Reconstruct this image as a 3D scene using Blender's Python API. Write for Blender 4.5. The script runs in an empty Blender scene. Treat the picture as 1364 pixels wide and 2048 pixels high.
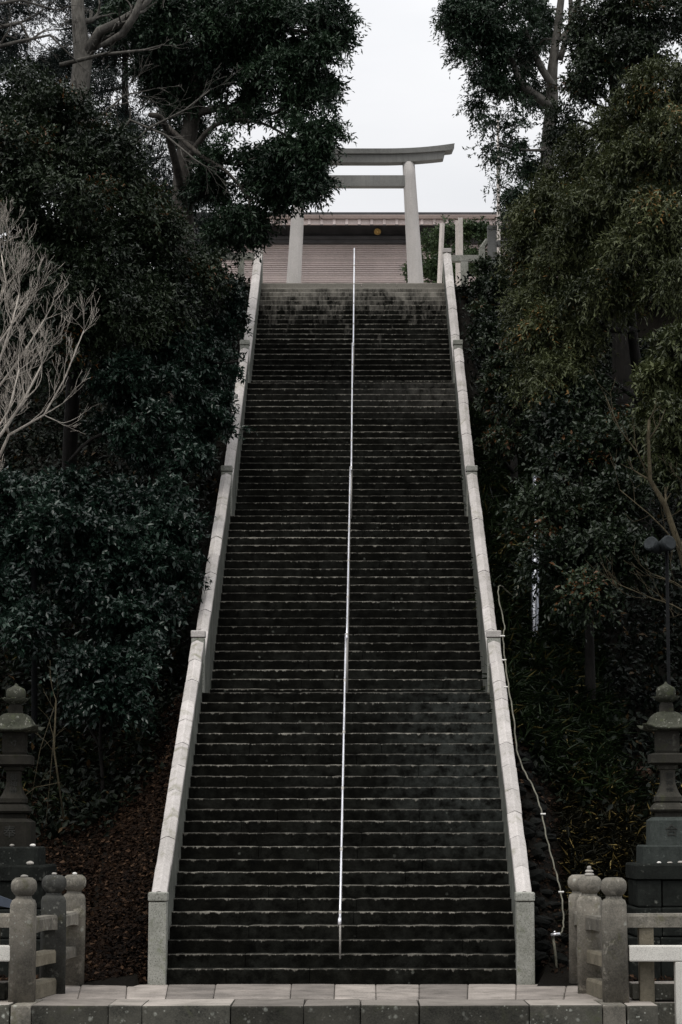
import bpy, bmesh, math, random
import numpy as np
from mathutils import Vector, Matrix

random.seed(7)
RNG = np.random.default_rng(11)
SC = bpy.context.scene
COL = SC.collection

# ------------------------------------------------------------------ camera
# lens of the photograph, recovered from the stair geometry (1364x2048 frame)
F_PX, PITCH, EYE = 4382.36, 0.142002, 1.99562
CAM_X, VAN_X = 0.298916, 729.755
cam = bpy.data.cameras.new('camera')
cam.sensor_fit = 'VERTICAL'
cam.sensor_height = 36.0
cam.lens = F_PX / 2048 * 36.0
cam.shift_x = -(VAN_X - 682.0) / 2048
cam.clip_start = 0.5
cam.clip_end = 2000
cam_ob = bpy.data.objects.new('camera', cam)
COL.objects.link(cam_ob)
cam_ob.location = (CAM_X, 0, EYE)
cam_ob.rotation_euler = (math.pi / 2 + PITCH, 0, 0)
SC.camera = cam_ob

# ------------------------------------------------------------------ sky, sun, exposure
SUN_EL, SUN_AZ = math.radians(64), math.radians(205)     # high, behind the camera and a little to its left
w = bpy.data.worlds.new('World')
SC.world = w
w.use_nodes = True
nt = w.node_tree
nt.nodes.clear()
out = nt.nodes.new('ShaderNodeOutputWorld')
bg = nt.nodes.new('ShaderNodeBackground')
sky = nt.nodes.new('ShaderNodeTexSky')
sky.sky_type = 'NISHITA'
sky.sun_disc = False
sky.sun_elevation = SUN_EL
sky.sun_rotation = SUN_AZ
sky.dust_density = 3.0
geo = nt.nodes.new('ShaderNodeTexCoord')
mp = nt.nodes.new('ShaderNodeMapping')
mp.inputs['Scale'].default_value = (1.5, 1.5, 5.0)
nz = nt.nodes.new('ShaderNodeTexNoise')
nz.inputs['Scale'].default_value = 2.2
nz.inputs['Detail'].default_value = 6
rmp = nt.nodes.new('ShaderNodeMapRange')
rmp.inputs['From Min'].default_value = 0.35
rmp.inputs['From Max'].default_value = 0.6
rmp.inputs['To Min'].default_value = 0.86
rmp.inputs['To Max'].default_value = 1.0
mx = nt.nodes.new('ShaderNodeMix')
mx.data_type = 'RGBA'
# bright overcast: the standard overcast sky grows brighter towards the zenith, (1 + 2 sin h) / 3
sp_ = nt.nodes.new('ShaderNodeSeparateXYZ')
nt.links.new(geo.outputs['Generated'], sp_.inputs[0])
gr = nt.nodes.new('ShaderNodeMapRange')
gr.inputs['From Min'].default_value = 0.0
gr.inputs['From Max'].default_value = 1.0
gr.inputs['To Min'].default_value = 0.333
gr.inputs['To Max'].default_value = 1.0
nt.links.new(sp_.outputs['Z'], gr.inputs['Value'])
cl_ = nt.nodes.new('ShaderNodeVectorMath')
cl_.operation = 'SCALE'
cl_.inputs[0].default_value = (18.2, 18.35, 18.8)
nt.links.new(gr.outputs['Result'], cl_.inputs['Scale'])
nt.links.new(cl_.outputs['Vector'], mx.inputs['B'])
nt.links.new(geo.outputs['Generated'], mp.inputs['Vector'])
nt.links.new(mp.outputs['Vector'], nz.inputs['Vector'])
nt.links.new(nz.outputs['Fac'], rmp.inputs['Value'])
nt.links.new(rmp.outputs['Result'], mx.inputs['Factor'])
nt.links.new(sky.outputs['Color'], mx.inputs['A'])
nt.links.new(mx.outputs['Result'], bg.inputs['Color'])
bg.inputs['Strength'].default_value = 0.095
nt.links.new(bg.outputs['Background'], out.inputs['Surface'])

sl = bpy.data.lights.new('sun', 'SUN')
sl.energy = 1.5
sl.angle = math.radians(25)
sl.color = (1.0, 0.95, 0.88)
so = bpy.data.objects.new('sun', sl)
COL.objects.link(so)
so.rotation_euler = (math.pi / 2 - SUN_EL, 0, math.pi - SUN_AZ)

SC.view_settings.view_transform = 'Standard'
SC.view_settings.look = 'None'
SC.view_settings.exposure = 0.0
SC.view_settings.gamma = 1.0
SC.view_settings.use_curve_mapping = False
SC.render.engine = 'CYCLES'
SC.cycles.max_bounces = 5
SC.cycles.diffuse_bounces = 3
SC.cycles.glossy_bounces = 3
SC.cycles.use_denoising = True


# ------------------------------------------------------------------ geometry helpers
CT, ST = math.cos(PITCH), math.sin(PITCH)


def at(px, py, Y):
    """point of the place seen at a photograph pixel, at the distance Y along the stair axis"""
    u = (1024 - py) / F_PX
    z = Y * (u * CT + ST) / (CT - u * ST)
    dep = Y * CT + z * ST
    return Vector(((px - VAN_X) / F_PX * dep + CAM_X, Y, z + EYE))


def on_ground(px, py, z=0.0):
    lo, hi = 3.0, 200.0
    for _ in range(60):
        m = (lo + hi) / 2
        dz = z - EYE
        y = 1024 - F_PX * (-m * ST + dz * CT) / (m * CT + dz * ST)
        if y > py:
            lo = m
        else:
            hi = m
    dep = m * CT + (z - EYE) * ST
    return Vector(((px - VAN_X) / F_PX * dep + CAM_X, m, z))


def ppm(Y, z=5.0):
    return F_PX / (Y * CT + (z - EYE) * ST)


def link(name, me, mat=None, parent=None):
    o = bpy.data.objects.new(name, me)
    COL.objects.link(o)
    if mat is not None and me is not None and not me.materials:
        me.materials.append(mat)
    if parent is not None:
        o.parent = parent
        o.matrix_parent_inverse = Matrix.Translation(-parent_loc(parent))
    return o


def parent_loc(p):
    v = Vector((0, 0, 0))
    while p is not None:
        v += p.location
        p = p.parent if p.parent else None
    return v


def tag(o, label=None, cat=None, group=None, kind=None):
    if label:
        o['label'] = label
    if cat:
        o['category'] = cat
    if group:
        o['group'] = group
    if kind:
        o['kind'] = kind
    return o


def thing(name, label, cat, loc=(0, 0, 0), group=None, kind=None):
    o = bpy.data.objects.new(name, None)
    COL.objects.link(o)
    o.empty_display_size = 0.2
    o.location = loc
    return tag(o, label, cat, group, kind)


def from_bm(name, bm, mat, parent=None, smooth=False):
    me = bpy.data.meshes.new(name)
    bmesh.ops.recalc_face_normals(bm, faces=bm.faces[:])
    bm.to_mesh(me)
    bm.free()
    if smooth:
        for p in me.polygons:
            p.use_smooth = True
    return link(name, me, mat, parent)


def place(o, loc):
    """set the origin of a mesh object built in world coordinates"""
    l = Vector(loc)
    o.data.transform(Matrix.Translation(-l))
    o.location = l
    return o


def box_bm(bm, c, s, bev=0.0, rot=None, jit=0.0, seg=1):
    m = Matrix.Diagonal((s[0], s[1], s[2], 1))
    r = bmesh.ops.create_cube(bm, size=1.0, matrix=m)
    vs = r['verts']
    if jit:
        for v in vs:
            v.co += Vector((random.uniform(-jit, jit), random.uniform(-jit, jit), random.uniform(-jit, jit)))
    if bev:
        es = list({e for v in vs for e in v.link_edges})
        rr = bmesh.ops.bevel(bm, geom=es, offset=bev, segments=seg, affect='EDGES', profile=0.6)
        vs = list({v for f in rr['faces'] for v in f.verts} | {v for v in vs if v.is_valid})
    M = Matrix.Translation(c) @ (rot.to_4x4() if rot is not None else Matrix.Identity(4))
    for v in vs:
        v.co = M @ v.co
    return vs


def box(name, c, s, mat, parent=None, bev=0.01, rot=None, jit=0.0, seg=2):
    bm = bmesh.new()
    box_bm(bm, Vector((0, 0, 0)), s, bev, rot, jit, seg)
    o = from_bm(name, bm, mat, parent)
    o.location = Vector(c)
    return o


def tube_bm(bm, pts, radii, seg=8, cap=True):
    pts = [Vector(p) for p in pts]
    if not hasattr(radii, '__len__'):
        radii = [radii] * len(pts)
    rings = []
    prev = None
    for i, p in enumerate(pts):
        t = (pts[min(i + 1, len(pts) - 1)] - pts[max(i - 1, 0)])
        if t.length < 1e-9:
            t = Vector((0, 0, 1))
        t.normalize()
        a = prev if prev is not None else (Vector((1, 0, 0)) if abs(t.x) < 0.9 else Vector((0, 1, 0)))
        n = (a - t * a.dot(t))
        if n.length < 1e-6:
            n = t.orthogonal()
        n.normalize()
        b = t.cross(n)
        prev = n
        rings.append([bm.verts.new(p + (n * math.cos(2 * math.pi * k / seg) + b * math.sin(2 * math.pi * k / seg)) * radii[i]) for k in range(seg)])
    for i in range(len(rings) - 1):
        for k in range(seg):
            bm.faces.new((rings[i][k], rings[i][(k + 1) % seg], rings[i + 1][(k + 1) % seg], rings[i + 1][k]))
    if cap:
        bm.faces.new(rings[0][::-1])
        bm.faces.new(rings[-1])


def lathe_bm(bm, prof, seg=24, sq=None, c=(0, 0, 0), chamfer=None):
    """prof: (z, half width[, squareness 0..1]); squareness 0 is a circle, 1 a square with cut corners"""
    rings = []
    for pr in prof:
        z, r = pr[0], pr[1]
        s = pr[2] if len(pr) > 2 else (sq or 0.0)
        ring = []
        for k in range(seg):
            a = 2 * math.pi * (k + 0.5) / seg
            x, y = math.cos(a), math.sin(a)
            m = max(abs(x), abs(y))
            q = min(1.0 / m, 1.28)
            f = (1 - s) + s * q
            ring.append(bm.verts.new((c[0] + x * r * f, c[1] + y * r * f, c[2] + z)))
        rings.append(ring)
    for i in range(len(rings) - 1):
        for k in range(seg):
            bm.faces.new((rings[i][k], rings[i][(k + 1) % seg], rings[i + 1][(k + 1) % seg], rings[i + 1][k]))
    bm.faces.new(rings[0][::-1])
    bm.faces.new(rings[-1])


# ------------------------------------------------------------------ materials
def nodes_of(name):
    m = bpy.data.materials.new(name)
    m.use_nodes = True
    t = m.node_tree
    b = t.nodes['Principled BSDF']
    return m, t, b


def N(t, kind, **kw):
    n = t.nodes.new(kind)
    for k, v in kw.items():
        if k in n.inputs:
            n.inputs[k].default_value = v
        else:
            setattr(n, k, v)
    return n


def ramp(t, src, lo, hi, a=0.0, b=1.0):
    r = N(t, 'ShaderNodeMapRange')
    r.inputs['From Min'].default_value = lo
    r.inputs['From Max'].default_value = hi
    r.inputs['To Min'].default_value = a
    r.inputs['To Max'].default_value = b
    t.links.new(src, r.inputs['Value'])
    return r.outputs['Result']


def noise(t, scale, detail=4.0, rough=0.6, vec=None, dist=0.0):
    n = N(t, 'ShaderNodeTexNoise', Scale=scale, Detail=detail, Roughness=rough, Distortion=dist)
    if vec is not None:
        t.links.new(vec, n.inputs['Vector'])
    return n.outputs['Fac']


def mixc(t, fac, a, b):
    m = N(t, 'ShaderNodeMix', data_type='RGBA')
    for sock, v in (('A', a), ('B', b)):
        if isinstance(v, (tuple, list)):
            m.inputs[sock].default_value = (*v, 1)
        else:
            t.links.new(v, m.inputs[sock])
    if isinstance(fac, (int, float)):
        m.inputs['Factor'].default_value = fac
    else:
        t.links.new(fac, m.inputs['Factor'])
    return m.outputs['Result']


def math_(t, op, a, b=None):
    m = N(t, 'ShaderNodeMath', operation=op)
    for i, v in enumerate((a, b)):
        if v is None:
            continue
        if isinstance(v, (int, float)):
            m.inputs[i].default_value = v
        else:
            t.links.new(v, m.inputs[i])
    return m.outputs[0]


def world_vec(t, scale=(1, 1, 1)):
    g = N(t, 'ShaderNodeNewGeometry')
    m = N(t, 'ShaderNodeMapping')
    m.inputs['Scale'].default_value = scale
    t.links.new(g.outputs['Position'], m.inputs['Vector'])
    return m.outputs['Vector']


def bump(t, b, h, strength=0.3, dist=0.02):
    n = N(t, 'ShaderNodeBump', Strength=strength, Distance=dist)
    t.links.new(h, n.inputs['Height'])
    t.links.new(n.outputs['Normal'], b.inputs['Normal'])


def stone_mat(name, base, dark, pale, grain=60, blotch=2.5, pale_amt=0.0, moss=None, moss_amt=0.0, vary=0.25, bmp=0.35,
              rough=0.85, speck=0.0, streak=0.0, lichen=0.0, lichen_col=(0.42, 0.43, 0.38), worn_top=None):
    m, t, b = nodes_of(name)
    wv = world_vec(t)
    big = noise(t, blotch, 5, 0.65, wv)
    fine = noise(t, grain, 3, 0.7, wv)
    col = mixc(t, ramp(t, big, 0.35, 0.68), dark, base)
    col = mixc(t, ramp(t, fine, 0.3, 0.75, 0.0, 0.55), col, tuple(min(1, c * 1.35) for c in base))
    if speck:
        sp = noise(t, grain * 2.2, 2, 0.6, wv)
        col = mixc(t, ramp(t, sp, 0.56, 0.64, 0, speck), col, tuple(c * 0.25 for c in base))
    if streak:
        sv = world_vec(t, (9, 9, 0.6))
        st = noise(t, 1.6, 4, 0.6, sv)
        col = mixc(t, ramp(t, st, 0.5, 0.72, 0, streak), col, dark)
    if moss is not None:
        mo = noise(t, blotch * 1.7, 6, 0.7, wv, 0.6)
        col = mixc(t, ramp(t, mo, 0.56, 0.70, 0, moss_amt), col, moss)
    if pale_amt:
        pa = noise(t, blotch * 2.3, 7, 0.72, wv, 0.3)
        col = mixc(t, ramp(t, pa, 0.58, 0.68, 0, pale_amt), col, pale)
    if lichen:
        sel = ramp(t, noise(t, 2.6, 4, 0.7, wv), 0.49, 0.66)
        wob = math_(t, 'MULTIPLY', noise(t, 38.0, 4, 0.7, wv), 0.42)
        sp = None
        for sc_, th_ in ((9.0, 0.50), (19.0, 0.46)):
            vo = N(t, 'ShaderNodeTexVoronoi', Scale=sc_, Randomness=1.0)
            t.links.new(wv, vo.inputs['Vector'])
            q_ = ramp(t, math_(t, 'ADD', vo.outputs['Distance'], wob), th_ - 0.02, th_ - 0.20)
            sp = q_ if sp is None else math_(t, 'MAXIMUM', sp, q_)
        sp = math_(t, 'MULTIPLY', sp, sel)
        col = mixc(t, math_(t, 'MULTIPLY', sp, lichen), col, lichen_col)
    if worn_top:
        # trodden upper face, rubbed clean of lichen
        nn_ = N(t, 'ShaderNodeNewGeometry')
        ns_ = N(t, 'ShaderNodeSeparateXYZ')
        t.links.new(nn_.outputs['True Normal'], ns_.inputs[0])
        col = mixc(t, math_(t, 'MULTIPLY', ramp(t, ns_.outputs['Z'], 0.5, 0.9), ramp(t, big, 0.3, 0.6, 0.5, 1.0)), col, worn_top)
    oi = N(t, 'ShaderNodeObjectInfo')
    hv = N(t, 'ShaderNodeHueSaturation')
    t.links.new(ramp(t, oi.outputs['Random'], 0, 1, 1 - vary, 1 + vary), hv.inputs['Value'])
    t.links.new(col, hv.inputs['Color'])
    t.links.new(hv.outputs['Color'], b.inputs['Base Color'])
    b.inputs['Roughness'].default_value = rough
    b.inputs['Specular IOR Level'].default_value = 0.06 if max(base) < 0.12 else 0.2
    h = math_(t, 'ADD', math_(t, 'MULTIPLY', fine, 0.5), big)
    bump(t, b, h, bmp, 0.02)
    return m


def plain_mat(name, col, rough=0.6, metal=0.0, var=0.25, scale=8.0, spec=0.4, bmp=0.0):
    m, t, b = nodes_of(name)
    n = noise(t, scale, 5, 0.6, world_vec(t))
    t.links.new(mixc(t, ramp(t, n, 0.3, 0.7), tuple(c * (1 - var) for c in col), tuple(min(1, c * (1 + var)) for c in col)), b.inputs['Base Color'])
    b.inputs['Roughness'].default_value = rough
    b.inputs['Metallic'].default_value = metal
    b.inputs['Specular IOR Level'].default_value = spec
    if bmp:
        bump(t, b, n, bmp, 0.02)
    return m


def step_mat():
    """dark wet mossy stone; worn pale arris and lichen runs, drier stone towards the sunny top flight"""
    m, t, b = nodes_of('weathered_step_stone')
    wv = world_vec(t)
    tc = N(t, 'ShaderNodeTexCoord')
    sep = N(t, 'ShaderNodeSeparateXYZ')
    t.links.new(tc.outputs['Object'], sep.inputs[0])
    gs = N(t, 'ShaderNodeSeparateXYZ')
    g = N(t, 'ShaderNodeNewGeometry')
    t.links.new(g.outputs['Position'], gs.inputs[0])
    big = noise(t, 1.3, 5, 0.62, wv)
    mid = noise(t, 6.0, 6, 0.7, wv)
    fine = noise(t, 45, 4, 0.7, wv)
    col = mixc(t, ramp(t, mid, 0.3, 0.72), (0.0022, 0.0023, 0.0017), (0.0085, 0.0084, 0.0062))
    # broad paler areas of bare grey stone
    patch = ramp(t, math_(t, 'MULTIPLY', big, mid), 0.22, 0.42)
    col = mixc(t, math_(t, 'MULTIPLY', patch, 0.4), col, (0.036, 0.038, 0.033))
    # a drier strip beside the right balustrade, low on the stair
    rs = math_(t, 'MULTIPLY', ramp(t, gs.outputs['X'], 0.3, 2.2), math_(t, 'MULTIPLY', ramp(t, gs.outputs['Z'], 1.2, 2.4), ramp(t, gs.outputs['Z'], 4.6, 4.0)))
    col = mixc(t, math_(t, 'MULTIPLY', rs, ramp(t, mid, 0.38, 0.62, 0.05, 0.85)), col, (0.070, 0.077, 0.071))
    ls = math_(t, 'MULTIPLY', math_(t, 'MULTIPLY', ramp(t, gs.outputs['Z'], 10.5, 11.55), ramp(t, gs.outputs['Z'], 11.62, 11.58)), ramp(t, gs.outputs['X'], -0.4, 1.8, 0.05, 0.85))
    lrun = ramp(t, noise(t, 2.2, 6, 0.72, world_vec(t, (2.5, 1.0, 1.4)), 0.4), 0.34, 0.70)
    col = mixc(t, math_(t, 'MULTIPLY', ls, lrun), col, (0.14, 0.135, 0.12))
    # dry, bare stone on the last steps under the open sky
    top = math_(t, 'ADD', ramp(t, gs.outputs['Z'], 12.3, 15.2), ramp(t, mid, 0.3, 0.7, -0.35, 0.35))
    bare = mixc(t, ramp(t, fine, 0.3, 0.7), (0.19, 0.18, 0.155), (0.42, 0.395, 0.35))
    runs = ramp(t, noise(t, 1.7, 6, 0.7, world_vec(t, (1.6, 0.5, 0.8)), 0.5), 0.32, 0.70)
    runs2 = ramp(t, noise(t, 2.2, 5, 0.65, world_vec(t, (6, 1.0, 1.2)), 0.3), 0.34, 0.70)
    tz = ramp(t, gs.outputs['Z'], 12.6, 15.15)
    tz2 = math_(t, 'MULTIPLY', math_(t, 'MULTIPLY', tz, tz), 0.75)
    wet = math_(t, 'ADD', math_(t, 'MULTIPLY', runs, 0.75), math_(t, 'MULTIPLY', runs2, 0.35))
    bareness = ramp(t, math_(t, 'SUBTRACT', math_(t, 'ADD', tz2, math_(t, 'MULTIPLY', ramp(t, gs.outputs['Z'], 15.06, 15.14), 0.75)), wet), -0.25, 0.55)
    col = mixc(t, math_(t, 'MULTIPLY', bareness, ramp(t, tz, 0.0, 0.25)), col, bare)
    # pale worn arris with lichen bleeding down the riser
    drip = noise(t, 3.0, 5, 0.7, world_vec(t, (5, 5, 1.2)))
    depth = ramp(t, drip, 0.50, 0.82, 0.008, 0.065)
    zz = math_(t, 'MULTIPLY', sep.outputs['Z'], -1.0)
    edge = math_(t, 'LESS_THAN', zz, depth)
    soft = ramp(t, math_(t, 'SUBTRACT', depth, zz), -0.004, 0.008)
    patchy = ramp(t, noise(t, 5.0, 5, 0.75, wv), 0.28, 0.60, 0.12, 1.0)
    onfront = ramp(t, sep.outputs['Y'], 0.03, 0.012)
    wear = math_(t, 'MULTIPLY', math_(t, 'MULTIPLY', soft, patchy), onfront)
    oe = N(t, 'ShaderNodeObjectInfo')
    col = mixc(t, math_(t, 'MULTIPLY', wear, ramp(t, oe.outputs['Random'], 0, 1, 0.55, 1.0)), col, (0.26, 0.245, 0.21))
    # lichen spots
    vo = N(t, 'ShaderNodeTexVoronoi', Scale=5.5, Randomness=1.0)
    t.links.new(wv, vo.inputs['Vector'])
    sel = ramp(t, noise(t, 2.3, 2, 0.5, wv), 0.56, 0.66)
    spot = math_(t, 'MULTIPLY', ramp(t, math_(t, 'ADD', vo.outputs['Distance'], math_(t, 'MULTIPLY', fine, 0.2)), 0.24, 0.17), sel)
    col = mixc(t, math_(t, 'MULTIPLY', spot, 0.55), col, (0.17, 0.18, 0.155))
    col = mixc(t, ramp(t, fine, 0.35, 0.75, 0, 0.35), col, (0.004, 0.004, 0.004))
    oi = N(t, 'ShaderNodeObjectInfo')
    hv = N(t, 'ShaderNodeHueSaturation')
    t.links.new(ramp(t, oi.outputs['Random'], 0, 1, 0.75, 1.25), hv.inputs['Value'])
    t.links.new(col, hv.inputs['Color'])
    t.links.new(hv.outputs['Color'], b.inputs['Base Color'])
    b.inputs['Roughness'].default_value = 0.85
    b.inputs['Specular IOR Level'].default_value = 0.05
    bump(t, b, math_(t, 'ADD', mid, math_(t, 'MULTIPLY', fine, 0.4)), 0.5, 0.02)
    return m


def leaf_mat(name, dark, light, old=(0.10, 0.055, 0.02), old_amt=0.0, rough=0.33, spec=0.24, trans=0.12):
    m, t, b = nodes_of(name)
    a = N(t, 'ShaderNodeAttribute', attribute_name='tint')
    big = noise(t, 0.7, 3, 0.5, world_vec(t))
    f = math_(t, 'ADD', math_(t, 'MULTIPLY', a.outputs['Fac'], 0.75), ramp(t, big, 0.3, 0.7, -0.15, 0.3))
    col = mixc(t, f, dark, light)
    if old_amt:
        col = mixc(t, ramp(t, a.outputs['Fac'], 1 - old_amt, 1 - old_amt * 0.9), col, old)
    t.links.new(col, b.inputs['Base Color'])
    b.inputs['Roughness'].default_value = rough
    b.inputs['Specular IOR Level'].default_value = spec
    if trans:
        o = [n for n in t.nodes if n.type == 'OUTPUT_MATERIAL'][0]
        tr = N(t, 'ShaderNodeBsdfTranslucent')
        t.links.new(col, tr.inputs['Color'])
        ms = N(t, 'ShaderNodeMixShader')
        ms.inputs[0].default_value = trans
        t.links.new(b.outputs[0], ms.inputs[1])
        t.links.new(tr.outputs[0], ms.inputs[2])
        t.links.new(ms.outputs[0], o.inputs['Surface'])
    return m


def bark_mat(name, dark, light, scale=9.0, patch=0.5):
    m, t, b = nodes_of(name)
    n = noise(t, scale, 6, 0.7, world_vec(t, (2, 2, 0.6)))
    n2 = noise(t, 3.0, 4, 0.6, world_vec(t))
    c = mixc(t, ramp(t, n, 0.3, 0.7), dark, light)
    c = mixc(t, ramp(t, n2, 0.45, 0.62, 0, patch), c, tuple(x * 0.6 for x in dark))
    t.links.new(c, b.inputs['Base Color'])
    b.inputs['Roughness'].default_value = 0.85
    b.inputs['Specular IOR Level'].default_value = 0.08
    bump(t, b, n, 0.6, 0.03)
    return m


M = {}
M['step'] = step_mat()
M['coping'] = stone_mat('pale_granite_coping', (0.50, 0.468, 0.45), (0.33, 0.312, 0.288), (0.56, 0.53, 0.505), grain=45, blotch=1.9, moss=(0.20, 0.195, 0.135), moss_amt=0.8, vary=0.12, bmp=0.35, speck=0.4, streak=0.45)
M['newel'] = stone_mat('grey_granite_newel', (0.33, 0.33, 0.30), (0.15, 0.155, 0.125), (0.50, 0.49, 0.44), grain=28, blotch=3, pale_amt=0.4, moss=(0.14, 0.16, 0.09), moss_amt=0.7, vary=0.08, speck=0.75)
M['wall'] = stone_mat('stained_balustrade_wall', (0.15, 0.155, 0.135), (0.05, 0.053, 0.045), (0.26, 0.25, 0.22), grain=40, blotch=2.2, pale_amt=0.3, moss=(0.06, 0.07, 0.04), moss_amt=0.5, streak=0.6, vary=0.1)
M['post'] = stone_mat('lichened_post_stone', (0.20, 0.182, 0.152), (0.045, 0.045, 0.039), (0.42, 0.39, 0.33), grain=45, blotch=2.6, pale_amt=0.7, moss=(0.085, 0.082, 0.042), moss_amt=0.7, vary=0.3, speck=0.35, lichen=0.75)
M['post_dark'] = stone_mat('dark_lichened_post_stone', (0.062, 0.062, 0.057), (0.020, 0.0205, 0.0185), (0.30, 0.30, 0.27), grain=40, blotch=3.0, pale_amt=0.4, moss=(0.05, 0.048, 0.022), moss_amt=0.7, vary=0.1, speck=0.3, lichen=0.8)
M['rail_new'] = stone_mat('new_pale_granite', (0.62, 0.60, 0.55), (0.5, 0.48, 0.44), (0.7, 0.68, 0.62), grain=80, blotch=3, vary=0.05, speck=0.6, bmp=0.2)
M['ochre'] = stone_mat('ochre_stained_stone', (0.17, 0.15, 0.112), (0.07, 0.062, 0.045), (0.3, 0.27, 0.21), grain=45, blotch=4, pale_amt=0.3, vary=0.12)
M['paving'] = stone_mat('worn_paving_slab', (0.27, 0.24, 0.215), (0.085, 0.077, 0.068), (0.36, 0.325, 0.295), grain=50, blotch=1.9, pale_amt=0.25, moss=(0.085, 0.078, 0.06), moss_amt=0.75, vary=0.32, bmp=0.25)
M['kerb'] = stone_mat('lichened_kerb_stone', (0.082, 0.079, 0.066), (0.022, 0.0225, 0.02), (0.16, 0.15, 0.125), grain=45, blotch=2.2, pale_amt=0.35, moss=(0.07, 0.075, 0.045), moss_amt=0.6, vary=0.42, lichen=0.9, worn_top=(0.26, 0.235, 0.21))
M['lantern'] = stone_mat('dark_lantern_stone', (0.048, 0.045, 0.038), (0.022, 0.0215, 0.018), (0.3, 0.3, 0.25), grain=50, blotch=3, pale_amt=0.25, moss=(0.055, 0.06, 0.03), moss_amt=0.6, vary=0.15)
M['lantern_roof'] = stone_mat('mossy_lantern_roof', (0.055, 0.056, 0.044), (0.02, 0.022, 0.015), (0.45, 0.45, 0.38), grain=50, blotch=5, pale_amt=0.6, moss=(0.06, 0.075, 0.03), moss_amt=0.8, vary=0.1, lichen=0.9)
M['lantern_shaded'] = stone_mat('tree_shaded_lantern_stone', (0.026, 0.024, 0.020), (0.010, 0.0098, 0.008), (0.13, 0.13, 0.11), grain=50, blotch=3, pale_amt=0.1, moss=(0.014, 0.016, 0.008), moss_amt=0.6, vary=0.15)  # darker copy of the lantern stone, tree shade put into its colour
M['plinth'] = stone_mat('blue_grey_plinth_stone', (0.05, 0.056, 0.052), (0.025, 0.03, 0.027), (0.14, 0.16, 0.145), grain=40, blotch=6, pale_amt=0.45, vary=0.18, streak=0.5)
M['plinth_dark'] = stone_mat('black_plinth_stone', (0.016, 0.018, 0.016), (0.006, 0.0065, 0.006), (0.09, 0.095, 0.085), grain=40, blotch=4, pale_amt=0.25, vary=0.2, lichen=0.5)
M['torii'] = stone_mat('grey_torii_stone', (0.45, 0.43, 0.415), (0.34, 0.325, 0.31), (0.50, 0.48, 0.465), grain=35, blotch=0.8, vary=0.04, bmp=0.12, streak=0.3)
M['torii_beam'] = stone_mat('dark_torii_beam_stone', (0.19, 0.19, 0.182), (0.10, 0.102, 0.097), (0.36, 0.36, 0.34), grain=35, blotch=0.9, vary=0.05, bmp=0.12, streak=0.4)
M['soil'] = stone_mat('dark_hillside_soil', (0.006, 0.005, 0.0035), (0.003, 0.0026, 0.002), (0.01, 0.008, 0.006), grain=25, blotch=3, vary=0, bmp=0.8)
M['rubble'] = stone_mat('dark_rubble_rock', (0.008, 0.0085, 0.0075), (0.003, 0.0032, 0.003), (0.03, 0.03, 0.027), grain=14, blotch=4, pale_amt=0.15, vary=0.3, bmp=0.8)
M['gravel'] = stone_mat('pale_court_gravel', (0.46, 0.43, 0.40), (0.34, 0.32, 0.29), (0.55, 0.52, 0.48), grain=40, blotch=1.0, vary=0)  # unseen court surface, made pale to bounce fill light onto the hall
M['asphalt'] = stone_mat('asphalt', (0.05, 0.05, 0.05), (0.035, 0.035, 0.035), (0.07, 0.07, 0.07), grain=60, blotch=1.0, vary=0)
M['slat'] = stone_mat('pinkish_wood_slat', (0.57, 0.49, 0.465), (0.44, 0.375, 0.355), (0.62, 0.555, 0.525), grain=20, blotch=0.9, vary=0.10, bmp=0.1)
M['beam'] = plain_mat('dark_eave_timber', (0.055, 0.053, 0.055), 0.7, var=0.3, scale=3)
M['eave'] = stone_mat('pale_eave_board', (0.60, 0.52, 0.50), (0.45, 0.38, 0.365), (0.5, 0.46, 0.44), grain=25, blotch=1.2, vary=0.1, bmp=0.1)
M['roof'] = stone_mat('brown_copper_roof', (0.25, 0.20, 0.18), (0.17, 0.135, 0.12), (0.3, 0.26, 0.24), grain=20, blotch=1.0, vary=0.08)
M['gold'] = plain_mat('gilded_metal', (0.85, 0.58, 0.22), 0.4, metal=0.3, var=0.1)
M['white'] = plain_mat('white_painted_wood', (0.62, 0.57, 0.53), 0.6, var=0.1)
M['steel'] = plain_mat('stainless_steel', (0.74, 0.74, 0.78), 0.30, metal=0.6, var=0.22, scale=3)
M['grey_steel'] = plain_mat('dull_steel_post', (0.42, 0.40, 0.37), 0.5, metal=0.3, var=0.1)
M['foil'] = plain_mat('shiny_metal_pipe', (0.28, 0.29, 0.32), 0.36, metal=0.95, var=0.15, scale=25, bmp=0.5)
M['plastic'] = plain_mat('old_plastic_hose', (0.13, 0.125, 0.097), 0.6, var=0.45, scale=6, spec=0.15)
M['black'] = plain_mat('black_lamp_metal', (0.006, 0.0065, 0.007), 0.8, var=0.2, spec=0.1)
M['glass'] = plain_mat('grimy_lamp_glass', (0.05, 0.055, 0.058), 0.2, var=0.2)
M['lamp_grey'] = plain_mat('grey_lamp_shell', (0.028, 0.032, 0.034), 0.7, var=0.35, scale=20, spec=0.1)
M['wood'] = plain_mat('brown_old_wood', (0.055, 0.028, 0.016), 0.8, var=0.3, scale=20)
M['slate'] = plain_mat('blue_slate_panel', (0.05, 0.062, 0.085), 0.5, var=0.15)
M['pebble'] = stone_mat('smooth_pebble', (0.34, 0.32, 0.29), (0.2, 0.19, 0.17), (0.5, 0.48, 0.45), grain=60, blotch=8, vary=0.3)
M['pebble_white'] = plain_mat('white_pebble', (0.7, 0.68, 0.64), 0.6, var=0.08)
M['engrave'] = plain_mat('engraved_shadowed_stone', (0.03, 0.03, 0.026), 0.9, var=0.2)

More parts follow.
